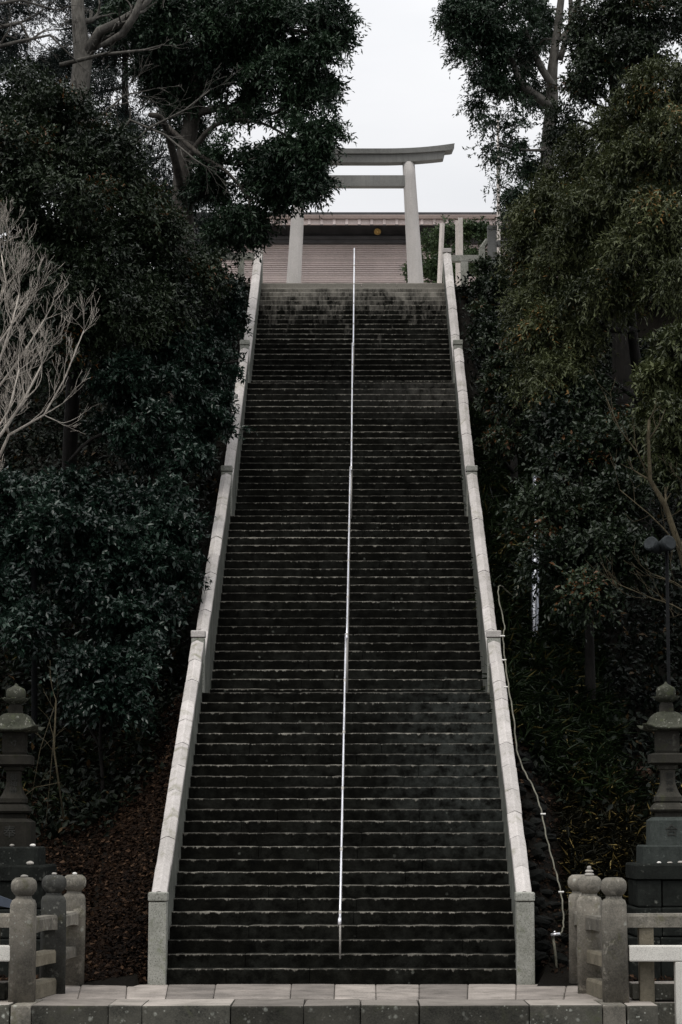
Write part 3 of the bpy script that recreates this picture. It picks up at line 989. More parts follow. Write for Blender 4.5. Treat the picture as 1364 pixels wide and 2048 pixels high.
def lantern(cx, cy_off, Y, label, side):
    s = 1 / 148.0
    zc = lambda y: at(cx, y + cy_off, Y).z
    base = at(cx, 1960, Y)
    ground = hill_z(base.x, Y)
    root = thing('stone_lantern', label, 'lantern', (base.x, Y, ground), group='tall stone lanterns at the foot of the stair')
    X = base.x
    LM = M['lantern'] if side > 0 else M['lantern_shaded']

    def part(name, prof, mat, ch=0.22, sm=False, par=None):
        bm = bmesh.new()
        sqring(bm, [(zc(y), r * s) for y, r in prof][::-1] if prof[0][0] < prof[-1][0] else [(zc(y), r * s) for y, r in prof], ch, (X, Y, 0))
        es = [e for e in bm.edges if len(e.link_faces) == 2 and e.calc_face_angle(0) > 0.9]
        bmesh.ops.recalc_face_normals(bm, faces=bm.faces[:])
        bmesh.ops.bevel(bm, geom=es, offset=0.008, segments=1, affect='EDGES')
        o = from_bm(name, bm, mat, par or root, sm)
        return place(o, (X, Y, zc(prof[-1][0])))

    # jewel finial on its petalled collar (round)
    bm = bmesh.new()
    lathe_bm(bm, [(zc(1404), 9 * s), (zc(1399), 13 * s), (zc(1396), 17 * s), (zc(1391), 19.5 * s), (zc(1380), 19.5 * s), (zc(1375), 17 * s), (zc(1371), 9 * s), (zc(1368), 4 * s), (zc(1363.5), 1 * s)], 24, c=(X, Y, 0))
    place(from_bm('jewel_finial', bm, M['lantern_roof'], root, True), (X, Y, zc(1396)))
    bm = bmesh.new()
    rr = []
    for (y, r, lift) in ((1406, 10, 0), (1401, 20, 0.0), (1396, 29, 0.035), (1395, 20, 0.0), (1397, 12, 0)):
        ring = []
        for k in range(48):
            a = 2 * math.pi * k / 48
            pet = 0.82 + 0.18 * abs(math.cos(a * 4))
            ring.append(bm.verts.new((X + math.cos(a) * r * s * pet, Y + math.sin(a) * r * s * pet, zc(y) + lift * (pet - 0.82) * 5 * 0.8)))
        rr.append(ring)
    for i in range(len(rr) - 1):
        for k in range(48):
            bm.faces.new((rr[i][k], rr[i][(k + 1) % 48], rr[i + 1][(k + 1) % 48], rr[i + 1][k]))
    place(from_bm('petal_collar', bm, M['lantern_roof'], root, True), (X, Y, zc(1400)))
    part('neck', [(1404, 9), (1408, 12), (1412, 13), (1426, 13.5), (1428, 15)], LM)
    # roof with upswept corners
    bm = bmesh.new()
    rings = []
    nn = 40
    for (y, r, lift) in ((1462, 38, 0.0), (1459.5, 56, 0.06), (1456.5, 57.5, 0.06), (1454.5, 50, 0.035), (1451, 43, 0.012), (1445, 38.5, 0.0), (1437, 34, 0.0), (1430, 28.5, 0.0), (1425.5, 22, 0), (1424, 16, 0)):
        ring = []
        for k in range(nn):
            a = 2 * math.pi * (k + 0.5) / nn
            x, yv = math.cos(a), math.sin(a)
            m = max(abs(x), abs(yv))
            q = min(1 / m, 1.34)
            cr = max(0, (q - 1.0) / 0.34) ** 2
            ring.append(bm.verts.new((X + x * q * r * s * 0.86 * (1 + 0.10 * cr), Y + yv * q * r * s * 0.86 * (1 + 0.10 * cr), zc(y) + lift * cr)))
        rings.append(ring)
    for i in range(len(rings) - 1):
        for k in range(nn):
            bm.faces.new((rings[i][k], rings[i][(k + 1) % nn], rings[i + 1][(k + 1) % nn], rings[i + 1][k]))
    bm.faces.new(rings[0][::-1])
    bm.faces.new(rings[-1])
    place(from_bm('roof', bm, M['lantern_roof'], root, True), (X, Y, zc(1455)))
    fb = part('fire_box', [(1460, 21), (1462, 22.5), (1502, 22.5), (1507, 20.5)], LM)
    part('platform', [(1507, 31), (1510, 35.5), (1526, 35.5), (1530, 26)], LM)
    col = part('column', [(1530, 19), (1534, 19), (1538, 18), (1540, 14.5), (1548, 13.5), (1562, 13.5), (1574, 16), (1585, 20), (1594, 25.5), (1602, 25.5), (1606, 22)], LM)
    part('lotus_base', [(1605, 22), (1607, 26), (1613, 31), (1619, 34), (1623, 31), (1626, 20)], LM)
    part('foot_block', [(1620, 20), (1623, 24), (1636, 24)], LM)
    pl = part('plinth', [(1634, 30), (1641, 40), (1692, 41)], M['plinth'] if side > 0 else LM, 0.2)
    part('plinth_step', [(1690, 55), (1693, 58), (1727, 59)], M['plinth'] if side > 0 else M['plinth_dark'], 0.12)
    part('plinth_slab', [(1726, 76), (1730, 78), (1756, 78), (1758, 74)], M['plinth_dark'], 0.06)
    # coursed base blocks
    rnd = random.Random(3 + side)
    for c, (ya, yb, r) in enumerate(((1758, 1812, 73), (1812, 1870, 82), (1870, 1965, 92))):
        za, zb = zc(yb), zc(ya)
        R = r * s
        for fx in range(3):
            for fy in range(2):
                wx = 2 * R / 3
                cxp = X - R + wx * (fx + 0.5) + rnd.uniform(-0.01, 0.01)
                cyp = Y - R + R * (fy + 0.5)
                box('base_block', (cxp, cyp, (za + zb) / 2), (wx - 0.010, R - 0.01, zb - za - 0.010), M['plinth_dark'], root, 0.02, jit=0.005)
    # engraved marks: threefold comma crest on the fire box, characters down the column and plinth
    fz = zc(1484) - fb.location.z
    bm = bmesh.new()
    for k in range(3):
        a0 = 2 * math.pi * k / 3 + 0.5
        pts, rad = [], []
        for i in range(9):
            a = a0 + i * 0.22
            r = 0.034 - 0.0015 * i
            pts.append((math.cos(a) * r, 0, math.sin(a) * r))
            rad.append(0.0125 * (1 - i / 9) ** 0.8 + 0.001)
        tube_bm(bm, pts, rad, 8)
    for v in bm.verts:
        v.co.y *= 0.25
    cr = from_bm('comma_crest', bm, M['engrave'], fb, True)
    cr.matrix_parent_inverse = Matrix.Identity(4)
    cr.location = (0.01, -22.6 * s, fz)
    for ch, y, r, sz in (('御', 1552, 13.5, 0.105), ('神', 1567, 14.6, 0.105), ('燈', 1581, 18.6, 0.11)):
        o = text_on('engraved_character', ch, (0.01, -(r + 0.6) * s, zc(y) - col.location.z), sz, col)
    text_on('engraved_character', '奉' if side < 0 else '合', (0.0, -41.3 * s, zc(1662) - pl.location.z), 0.17, pl)
    return X, zc


XR, zcR = lantern(1343, 0, 29.6, 'tall mossy stone lantern on dark blocks at the right edge of the picture', 1)
XLn, zcL = lantern(19, 3, 29.6, 'tall mossy stone lantern on dark blocks at the left edge of the picture', -1)
for px, py, sz, mt, lb in ((1318, 1727, (0.04, 0.03, 0.016), 'pebble_white', 'white flat pebble on the dark slab of the right lantern'),
                           (1340, 1726, (0.05, 0.03, 0.014), 'pebble', 'brownish sliver pebble on the slab of the right lantern'),
                           (1361, 1725, (0.05, 0.04, 0.02), 'pebble', 'orange-tinted round pebble by the right lantern plinth'),
                           (66, 1689, (0.04, 0.035, 0.022), 'pebble_white', 'bright white pebble on a block of the left lantern'),
                           (24, 1684, (0.035, 0.03, 0.02), 'pebble', 'dull grey pebble beside the left lantern plinth'),
                           (60, 1728, (0.068, 0.05, 0.03), 'pebble', 'large greenish cobble on the slab of the left lantern')):
    zc_, X_, r_ = (zcR, XR, 1343) if px > 600 else (zcL, XLn, 19)
    Yp = 29.6 - (78 if py > 1700 else 58) / 148.0 + 0.07
    p = at(px, py, Yp)
    zt = zc_(1726) if py > 1700 else zc_(1690)
    pebble((p.x, Yp, zt + sz[2] * 0.8), sz, M[mt], lb)

# blue slate panel leaning behind the left posts, wooden tub by the right lantern
p = at(-6, 1800, 28.6)
o = thing('slate_panel', 'blue-grey sloped panel leaning behind the front left post', 'panel', (p.x, p.y, 0))
bm = bmesh.new()
vs = [bm.verts.new(v) for v in [at(-60, 1770, 28.3), at(30, 1803, 28.3), at(30, 1818, 28.3), at(-60, 1800, 28.3)]]
vs2 = [bm.verts.new(v.co + Vector((0, 0.05, 0.0))) for v in vs]
bm.faces.new(vs)
bm.faces.new(vs2[::-1])
for i in range(4):
    bm.faces.new((vs[i], vs[(i + 1) % 4], vs2[(i + 1) % 4], vs2[i]))
from_bm('sloped_board', bm, M['slate'], o)
a, b_ = at(-10, 1806, 28.4), at(-10, 1960, 28.4)
bm = bmesh.new()
tube_bm(bm, [a, (a.x, a.y, 0)], 0.03, 8)
from_bm('leg', bm, M['slate'], o)

def on_hill(px, py):
    Y = 28.6
    while Y < 60:
        q = at(px, py, Y)
        if q.z <= hill_z(q.x, Y):
            return q
        Y += 0.02
    return q


p = on_hill(1288, 1562)
tub = thing('wooden_tub', 'small brown wooden tub among dry grass behind the right lantern', 'tub', p)
tub.location = (p.x, p.y, p.z)
for k in range(16):
    a = 2 * math.pi * k / 16
    r = 0.125
    o = box('stave', (0, 0, 0), (0.05, 0.016, 0.22), M['wood'], tub, 0.003)
    o.matrix_parent_inverse = Matrix.Identity(4)
    o.location = (math.cos(a) * r, math.sin(a) * r, 0.11)
    o.rotation_euler = (0.08, 0, a + math.pi / 2)
bm = bmesh.new()
lathe_bm(bm, [(0.0, 0.11), (0.02, 0.11)], 16)
o = from_bm('bottom', bm, M['wood'], tub)
o.matrix_parent_inverse = Matrix.Identity(4)
bm = bmesh.new()
tube_bm(bm, [(math.cos(2 * math.pi * k / 24) * 0.14, math.sin(2 * math.pi * k / 24) * 0.14, 0.17) for k in range(25)], 0.008, 6, False)
o = from_bm('hoop', bm, M['wood'], tub)
o.matrix_parent_inverse = Matrix.Identity(4)


# ------------------------------------------------------------------ torii
def torii():
    Y = 60.0
    c = at(709, 320, Y)
    root = thing('torii_gate', 'grey stone torii gate standing at the top of the stairs', 'gate', (c.x, Y, 15.29))
    k = 1 / ppm(Y, 18)
    for sgn, (bx, tx, bw, tw) in ((-1, (587.5, 601, 15.0, 11.5)), (1, (831.5, 817, 16.0, 12.5))):
        b_ = at(bx, 566, Y)
        t_ = at(tx, 326, Y)
        d = (b_ - t_) / (b_.z - t_.z)
        foot = b_ + d * (15.27 - b_.z)
        n = 12
        bm = bmesh.new()
        pts = [foot.lerp(t_, i / n) for i in range(n + 1)]
        fr = (b_.z - 15.27) / (t_.z - 15.27)
        rb = (bw - tw * fr) / (1 - fr) if False else bw + (bw - tw) * fr / (1 - fr)
        tube_bm(bm, pts, [(rb + (tw - rb) * i / n) * k * 0.98 for i in range(n + 1)], 32)
        place(from_bm('pillar', bm, M['torii'], root, True), foot)
    # tie beam
    zt, zb = at(709, 352.5, Y).z, at(709, 375, Y).z
    xl, xr = at(606, 360, Y).x, at(812, 360, Y).x
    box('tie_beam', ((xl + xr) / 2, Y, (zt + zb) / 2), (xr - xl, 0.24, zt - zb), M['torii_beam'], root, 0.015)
    # lintels sweeping up at the ends
    for name, hw, y0, y1, yd, endcut in (('lower_lintel', 181, 312.5, 328, 0.33, 4), ('upper_lintel', 200, 302, 311.5, 0.46, 5)):
        bm = bmesh.new()
        rows = []
        n = 44
        for i in range(n + 1):
            u = -1 + 2 * i / n
            x = 709 + u * hw
            lift = 8.0 * max(0, (abs(u) - 0.30) / 0.70) ** 1.9
            thick = 1 + 0.25 * max(0, (abs(u) - 0.5) / 0.5) ** 2 if name == 'upper_lintel' else 1.0
            zb_, zt_ = at(709, y1 - lift, Y).z, at(709, y1 - lift - (y1 - y0) * thick, Y).z
            xx = at(x, 310, Y).x
            cut = endcut * k * (1 if u > 0 else -1) if i in (0, n) else 0
            rows.append([bm.verts.new(v) for v in ((xx - cut, Y - yd / 2, zb_), (xx, Y - yd / 2 * 1.06, zt_), (xx, Y, zt_ + 0.05), (xx, Y + yd / 2 * 1.06, zt_), (xx - cut, Y + yd / 2, zb_))])
        for i in range(n):
            for q in range(5):
                bm.faces.new((rows[i][q], rows[i + 1][q], rows[i + 1][(q + 1) % 5], rows[i][(q + 1) % 5]))
        bm.faces.new(rows[0][::-1])
        bm.faces.new(rows[-1])
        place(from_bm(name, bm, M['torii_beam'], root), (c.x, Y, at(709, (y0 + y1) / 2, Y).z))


torii()


# ------------------------------------------------------------------ hall behind the gate
def hall():
    YW, YE = 69.5, 68.6
    root = thing('shrine_hall', 'long wooden hall with pinkish slatted wall and low eaves behind the gate', 'building', (0, YW, 15.29))
    xl, xr = -5.6, 9.5
    # slats of the wall
    zt = at(700, 489, YW).z
    pitch = 4.32 / ppm(YW, 19)
    n = int((zt - 15.6) / pitch) + 1
    for i in range(n):
        z = zt - pitch * (i + 0.5)
        bm = bmesh.new()
        h = pitch * 0.94
        vs = []
        for x in (xl, xr):
            for y, zz in ((YW + 0.05, z + h / 2), (YW - 0.012, z + h / 2), (YW - 0.052, z - h / 2), (YW + 0.05, z - h / 2)):
                vs.append(bm.verts.new((x, y, zz)))
        for f in ((0, 1, 5, 4), (1, 2, 6, 5), (2, 3, 7, 6), (3, 0, 4, 7), (0, 3, 2, 1), (4, 5, 6, 7)):
            bm.faces.new([vs[q] for q in f])
        place(from_bm('slat', bm, M['slat'], root), ((xl + xr) / 2, YW, z))
    box('plinth', ((xl + xr) / 2, YW + 0.1, 15.44), (xr - xl, 0.4, 0.3), M['torii'], root, 0.02)
    box('rear_wall', ((xl + xr) / 2, YW + 0.35, 18.4), (xr - xl, 0.3, 6.2), M['beam'], root, 0.0)
    # beams under the eaves
    for y0, y1, mt, dy in ((475, 481.5, 'beam', -0.10), (481.8, 488.5, 'beam', -0.05)):
        za, zb = at(700, y0, YW).z, at(700, y1, YW).z
        o = box('beam', ((xl + xr) / 2, YW + dy, (za + zb) / 2), (xr - xl, 0.22, za - zb), M[mt], root, 0.01)
    za, zb = at(700, 449, YW).z, at(700, 475, YW).z
    box('frieze_board', ((xl + xr) / 2, YW + 0.02, (za + zb) / 2 + 0.2), (xr - xl, 0.14, za - zb + 0.4), M['beam'], root, 0.0)
    # gilded crest: round boss with petals
    c = at(755, 463.5, YW - 0.12)
    bm = bmesh.new()
    R = 7.3 / ppm(YW, 19)
    for k in range(16):
        a = 2 * math.pi * k / 16
        tube_bm(bm, [(math.cos(a) * R * 0.25, 0, math.sin(a) * R * 0.25), (math.cos(a) * R * 0.8, 0, math.sin(a) * R * 0.8), (math.cos(a) * R, 0, math.sin(a) * R)], [R * 0.06, R * 0.17, R * 0.10], 8)
    for v in bm.verts:
        v.co.y *= 0.6
    cr = from_bm('gold_crest', bm, M['gold'], root, True)
    cr.location = c
    bm = bmesh.new()
    bmesh.ops.create_uvsphere(bm, u_segments=16, v_segments=8, radius=R * 0.3)
    hb = from_bm('crest_boss', bm, M['gold'], cr, True)
    hb.matrix_parent_inverse = Matrix.Identity(4)
    hb.location = (0, -R * 0.12, 0)
    # eave: pale fascia with block ends, soffit, roof sheet
    exl, exr = -4.35, 9.5
    z0, z1, z2 = at(700, 449.5, YE).z, at(700, 440, YE).z, at(700, 433, YE).z
    fas = box('eave_board', ((exl + exr) / 2, YE, (z0 + z1) / 2), (exr - exl, 0.10, z1 - z0), M['eave'], root, 0.006)
    step = 25.1 / ppm(YE, 20)
    i = 0
    x = at(743.5, 445, YE).x
    while x > exl + step:
        x -= step
    while x < exr - 0.1:
        box('rafter_end', (x, YE - 0.075, (z0 + z1) / 2 - 0.012), (0.095, 0.06, z1 - z0 + 0.02), M['eave'], root, 0.01)
        box('drip_tile', (x, YE - 0.06, z0 - 0.030), (0.10, 0.09, 0.032), M['beam'], root, 0.006)
        x += step
    bm = bmesh.new()
    rows = []
    prof = [(YE - 0.02, z1 + 0.004), (YE - 0.16, z1 + 0.006), (YE - 0.16, z2), (YE - 0.10, z2 + 0.03), (YE + 2.2, z2 + 0.55), (YE + 7, z2 + 1.7), (YE + 7, z1 + 1.4), (YE + 0.1, z1 + 0.02)]
    for xx in (exl - 0.1, exr):
        rows.append([bm.verts.new((xx, y, z)) for y, z in prof])
    for q in range(len(prof)):
        bm.faces.new((rows[0][q], rows[1][q], rows[1][(q + 1) % len(prof)], rows[0][(q + 1) % len(prof)]))
    bm.faces.new(rows[0][::-1])
    bm.faces.new(rows[1])
    place(from_bm('roof', bm, M['roof'], root), (0, YE + 3, z2 + 0.5))
    bm = bmesh.new()
    rows = [[bm.verts.new((xx, y, z)) for y, z in ((YE + 0.05, z0 + 0.05), (YW - 0.06, z0 + 0.40), (YW - 0.06, z0 + 0.46), (YE + 0.05, z0 + 0.11))] for xx in (exl, exr)]
    for q in range(4):
        bm.faces.new((rows[0][q], rows[1][q], rows[1][(q + 1) % 4], rows[0][(q + 1) % 4]))
    bm.faces.new(rows[0][::-1])
    bm.faces.new(rows[1])
    place(from_bm('soffit', bm, M['beam'], root), (0, YE + 0.4, z0 + 0.25))


hall()

# slim white timbers standing behind the right balustrade
p = at(879, 566, 56.5)
t_ = at(884.5, 447, 56.5)
o = thing('leaning_post', 'slim white post leaning beside the right gate pillar', 'post', p)
bm = bmesh.new()
d = (t_ - p)
tube_bm(bm, [p - d * 0.25, t_], 0.065, 4)
from_bm('timber', bm, M['white'], o)
p = at(918, 566, 55.5)
o = thing('double_post', 'pair of upright white boards behind the right fence rail', 'post', (p.x, p.y, 15.29))
for (xa, xb, y0) in ((911.5, 916.5, 440), (917, 925.5, 436)):
    a, b_ = at(xa, 568, 55.5), at(xb, y0, 55.5)
    box('board', ((a.x + b_.x) / 2, 55.5 + (0.06 if xa < 914 else 0), (15.28 + b_.z) / 2), (b_.x - a.x, 0.07, b_.z - 15.28), M['white'], o, 0.006)


# fences at the head of the stair
def top_fence(label, group, side):
    Y = 53.6
    root = thing('stone_fence', label, 'fence', at(930 if side > 0 else 480, 566, Y), group=group)
    if side > 0:
        specs = [('rail', 903, 958, 509.5, 522, 0.18, 'newel'), ('fence_post', 922, 936.5, 522.3, 610, 0.18, 'newel'), ('end_post', 976, 993.5, 459, 560, 0.22, 'torii_beam'), ('post_cap', 975, 994.5, 450.5, 458.5, 0.24, 'torii_beam'),
                 ('side_rail', 994.6, 1030, 480, 491, 0.2, 'torii_beam'), ('block', 959, 970, 494, 560, 0.3, 'newel')]
    else:
        specs = [('rail', 430, 512, 505, 517.5, 0.18, 'newel'), ('fence_post', 474.5, 488, 518, 612, 0.18, 'newel'), ('fence_post', 425, 438, 518, 612, 0.18, 'newel')]
    for nm, xa, xb, ya, yb, th_, mt in specs:
        a, b_ = at(xa, yb, Y), at(xb, ya, Y)
        box(nm, ((a.x + b_.x) / 2, Y + 0.1, (a.z + b_.z) / 2), (b_.x - a.x, th_, b_.z - a.z), M[mt], root, 0.012)
    if side > 0:
        a, b_ = at(962, 498, Y), at(976, 478, Y)
        bm = bmesh.new()
        tube_bm(bm, [a + Vector((0, 0.1, 0)), b_ + Vector((0, 0.1, 0))], 0.07, 6)
        from_bm('brace', bm, M['newel'], root)
    else:
        for i, x in enumerate((442, 462, 482, 502)):
            a, b_ = at(x - 9.5, 600, Y), at(x + 9.5, 567.5, Y)
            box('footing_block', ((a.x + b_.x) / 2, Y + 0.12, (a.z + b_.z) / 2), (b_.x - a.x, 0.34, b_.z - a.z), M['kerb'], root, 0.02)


top_fence('granite rail fence with a tall capped post at the top right of the stair', 'stone fences at the head of the stair', 1)
top_fence('granite rail fence on dark blocks at the top left of the stair', 'stone fences at the head of the stair', -1)

# white flagpole behind the right fence
p = at(997.5, 505, 57)
o = thing('flagpole', 'white painted pole rising among leaves behind the right fence', 'pole', (p.x, p.y, 15.29))
bm = bmesh.new()
t_ = at(996, 235, 57)
tube_bm(bm, [(p.x, p.y, 15.28), p, at(996.5, 360, 57), t_], [0.055, 0.05, 0.045, 0.035], 12)
from_bm('pole', bm, M['white'], o, True)
for y in (338, 414, 438):
    c = at(996.7, y, 57)
    bm = bmesh.new()
    tube_bm(bm, [c - Vector((0, 0, 0.02)), c + Vector((0, 0, 0.02))], 0.066, 12)
    place(from_bm('clamp', bm, M['grey_steel'], o, True), c)


# ------------------------------------------------------------------ foliage
def unit(v):
    return v / np.maximum(np.linalg.norm(v, axis=-1, keepdims=True), 1e-9)


def leaf_mesh(name, P, D, Nn, length, width, tint):
    """P base points, D leaf directions, Nn leaf normals: a folded, slightly curved leaf of four triangles each"""
    n = len(P)
    S = unit(np.cross(D, Nn))
    Nn = np.cross(S, D)
    L = length[:, None]
    W = width[:, None]
    base = P
    mid = P + D * L * 0.5 + Nn * L * 0.03
    tip = P + D * L - Nn * L * 0.14
    le = P + D * L * 0.42 + S * W * 0.5 + Nn * W * 0.16
    ri = P + D * L * 0.42 - S * W * 0.5 + Nn * W * 0.16
    V = np.stack([base, le, tip, ri], 1).reshape(-1, 3).astype(np.float32)
    i = np.arange(n, dtype=np.int32)[:, None] * 4
    F = np.concatenate([i + np.array([0, 1, 2]), i + np.array([0, 2, 3])], 1).reshape(-1).astype(np.int32)
    me = bpy.data.meshes.new(name)
    me.vertices.add(4 * n)
    me.vertices.foreach_set('co', V.reshape(-1))
    me.loops.add(6 * n)
    me.loops.foreach_set('vertex_index', F)
    me.polygons.add(2 * n)
    me.polygons.foreach_set('loop_start', np.arange(2 * n, dtype=np.int32) * 3)
    a = me.attributes.new('tint', 'FLOAT', 'FACE')
    a.data.foreach_set('value', np.repeat(tint, 2).astype(np.float32))
    me.update(calc_edges=True)
    return me


def rand_dir(n):
    return unit(RNG.normal(size=(n, 3)))


LEAVES = [0]


def foliage(lobes, leaf=0.10, aspect=0.42, twigs_px=0.010, per=11, droop=0.25, twig_len=(0.25, 0.6), clump_r=0.34, clump_n=44, spread=0.9, shell=0.78):
    """lobes: (px, py, Y, rx px, ry px[, density, depth factor]) -> leaf arrays and clump centres"""
    Ps, Ds, Ns, Ls, Ts, cents = [], [], [], [], [], []
    for lb in lobes:
        px, py, Y, rx, ry = lb[:5]
        den = lb[5] if len(lb) > 5 else 1.0
        c = np.array(at(px, py, Y))
        k = 1 / ppm(Y, c[2])
        ins = 0.62 * clump_r + 0.48 * twig_len[1]
        R = np.array([max(rx * k - ins, 0.10), max(max(rx, ry) * k * (lb[6] if len(lb) > 6 else 0.8), 0.3), max(ry * k - ins * 0.9, 0.10)])
        nt_ = int(rx * ry * math.pi * twigs_px * den)
        if nt_ < 4:
            nt_ = 4
        nc = max(3, nt_ // clump_n)
        d = rand_dir(nc)
        cc = c + d * R * (shell + (1 - shell) * RNG.random((nc, 1)) ** 0.5) * (0.90 + 0.22 * RNG.random((nc, 1)))
        cents.append((c, cc))
        ctint = RNG.random(nc) ** 1.6 * 0.7
        ci = RNG.integers(0, nc, nt_)
        outw = unit((cc - c) / R)
        o = cc[ci] + rand_dir(nt_) * clump_r * RNG.random((nt_, 1)) ** 0.45 * np.array([1, 1, 0.62])
        td = unit(outw[ci] * 0.75 + rand_dir(nt_) * spread + np.array([0, 0, 0.18]))
        tl = RNG.uniform(*twig_len, nt_)
        # leaves along twigs
        m = per
        t = np.tile(np.linspace(0.25, 1.0, m), (nt_, 1)) + RNG.uniform(-0.05, 0.05, (nt_, m))
        bend = np.array([0, 0, -1.0]) * droop
        P = o[:, None] + td[:, None] * (tl[:, None] * t)[..., None] + bend * ((t ** 2) * tl[:, None])[..., None]
        P = P.reshape(-1, 3)
        tdr = np.repeat(td, m, 0)
        D = unit(tdr * 0.75 + rand_dir(len(P)) * 0.95 + np.array([0, 0, -droop]))
        up = unit(np.array([0, 0, 1.0]) + rand_dir(len(P)) * 0.75 + np.repeat(outw[ci], m, 0) * 0.35)
        Ps.append(P)
        Ds.append(D)
        Ns.append(up)
        Ls.append(leaf * RNG.uniform(0.7, 1.3, len(P)))
        Ts.append(np.clip(np.repeat(ctint[ci], m) + RNG.random(len(P)) ** 1.4 * 0.45, 0, 1))
    P, D, Nn = np.concatenate(Ps), np.concatenate(Ds), np.concatenate(Ns)
    L, T = np.concatenate(Ls), np.concatenate(Ts)
    LEAVES[0] += len(P)
    return P, D, Nn, L, L * aspect * RNG.uniform(0.85, 1.15, len(L)), T, cents


def limb_pts(a, b_, bend=0.12, n=6):
    a, b_ = Vector(a), Vector(b_)
    L = (b_ - a).length
    o1, o2 = Vector(rand_dir(1)[0]) * L * bend, Vector(rand_dir(1)[0]) * L * bend
    pts = []
    for i in range(n + 1):
        t = i / n
        pts.append(a.lerp(b_, t) + o1 * math.sin(math.pi * t) + o2 * 0.5 * math.sin(2 * math.pi * t) + Vector((0, 0, 0.06 * L * math.sin(math.pi * t))))
    return pts


def tree(name, label, cat, lobes, trunk, leaf_key, bark_key, group=None, limb_r=0.05, limbs=True, twig_limbs=5, crown='crown', **kw):
    """trunk: list of polylines [(px, py, Y, radius px), ...]; the first one is the main stem"""
    pts0 = [at(q[0], q[1], q[2]) for q in trunk[0]]
    foot = pts0[0].copy()
    gz = hill_z(foot.x, foot.y)
    root = thing(name, label, cat, (foot.x, foot.y, min(gz, foot.z)), group)
    bm = bmesh.new()
    allp = []
    for i, pl in enumerate(trunk):
        pts = [at(q[0], q[1], q[2]) for q in pl]
        rad = [q[3] / ppm(q[2], p.z) for q, p in zip(pl, pts)]
        if i == 0:
            pts = [Vector((pts[0].x, pts[0].y, min(gz - 0.2, pts[0].z - 0.2)))] + pts
            rad = [rad[0] * 1.25] + rad
        # refine with a smooth curve
        P2, R2 = [], []
        for j in range(len(pts) - 1):
            p0, p1, p2, p3 = pts[max(j - 1, 0)], pts[j], pts[j + 1], pts[min(j + 2, len(pts) - 1)]
            for s in range(4):
                t = s / 4
                P2.append(0.5 * ((2 * p1) + (p2 - p0) * t + (2 * p0 - 5 * p1 + 4 * p2 - p3) * t * t + (3 * p1 - p0 - 3 * p2 + p3) * t ** 3))
                R2.append(rad[j] + (rad[j + 1] - rad[j]) * t)
        P2.append(pts[-1])
        R2.append(rad[-1])
        tube_bm(bm, P2, R2, 10)
        allp += list(zip(P2, R2))
    tr = from_bm('trunk', bm, M[bark_key], root, True)
    place(tr, foot)
    P, D, Nn, L, W, T, cents = foliage(lobes, **kw)
    if limbs:
        bm = bmesh.new()
        for c, cc in cents:
            c = Vector(c)
            q, rq = min(allp, key=lambda a: (a[0] - c).length + 1.2 * max(0, a[0].z - c.z))
            r0 = min(limb_r, rq * 0.8)
            lp = limb_pts(q, c, 0.10)
            tube_bm(bm, lp, [r0 * (1 - 0.6 * i / 6) for i in range(7)], 6)
            for e in cc[:twig_limbs]:
                st = lp[random.randint(3, 6)]
                tube_bm(bm, limb_pts(st, e, 0.10, 4), [r0 * 0.35, r0 * 0.3, r0 * 0.24, r0 * 0.17, r0 * 0.1], 4)
        place(from_bm('limbs', bm, M[bark_key], root, True), foot)['kind'] = 'stuff'
    me = leaf_mesh('crown', P, D, Nn, L, W, T)
    o = link(crown, me, M[leaf_key], root)
    place(o, foot)
    return root


# --- left side, from the hill top down
tree('evergreen_tree', 'big dark evergreen overhanging the top left of the stairs in front of the gate', 'tree',
     [(300, 30, 47, 110, 70), (400, 70, 47, 130, 90), (500, 30, 46.5, 120, 75), (590, 55, 46, 95, 75), (662, 40, 46, 56, 66), (640, 130, 45.6, 62, 70), (560, 150, 46, 80, 60), (470, 160, 47, 80, 70),
      (605, 295, 45.3, 62, 62), (628, 345, 45.2, 46, 66, 1.0), (645, 275, 45.2, 36, 52), (548, 312, 45.8, 46, 32, 0.9), (580, 350, 45.6, 62, 58), (512, 350, 46, 42, 34, 0.8), (555, 325, 45.6, 55, 42, 0.8), (530, 375, 46, 60, 45), (490, 430, 46, 55, 48), (450, 460, 46.5, 55, 40),  
      (415, 390, 47, 56, 60), (360, 225, 48, 64, 70, 0.8), (515, 462, 46, 26, 24, 0.8), (330, 140, 48, 80, 70), (600, 212, 45.6, 58, 34, 0.45), (540, 225, 46, 60, 30, 0.35), (470, 300, 46.4, 56, 40, 0.4), (455, 225, 46.8, 50, 34, 0.5), (655, 200, 45.4, 34, 30, 0.5), (575, 400, 45.6, 40, 34, 0.5), (430, 330, 46.6, 50, 44, 0.5)],
     [[(372, 620, 47.5, 26), (368, 480, 47.5, 22), (365, 350, 47.5, 19), (385, 230, 47.5, 16), (400, 120, 47.2, 12), (430, 20, 47, 9)],
      [(366, 350, 47.5, 6), (415, 312, 47, 4), (470, 330, 46.4, 3), (520, 312, 46, 2.4), (580, 300, 45.6, 1.6)],
      [(366, 390, 47.5, 9), (330, 250, 46, 7), (300, 230, 45, 5)],
      [(330, 250, 46.2, 6), (400, 310, 46, 5), (455, 345, 46, 3.5), (500, 400, 46, 2.5)],
      [(385, 230, 47.5, 9), (450, 215, 47, 7), (520, 235, 46.5, 4), (600, 200, 46, 2.5)],
      [(400, 120, 47.2, 8), (480, 90, 46.6, 6), (580, 60, 46, 4), (650, 80, 45.8, 2)],
      [(368, 330, 47.4, 7), (430, 250, 46.8, 5), (520, 245, 46.3, 3), (590, 285, 45.8, 2)]],
     'leaf_mid', 'bark_brown', twigs_px=0.0460, per=10, leaf=0.115, aspect=0.36, droop=0.35, twig_len=(0.2, 0.5), clump_r=0.26, limb_r=0.035)
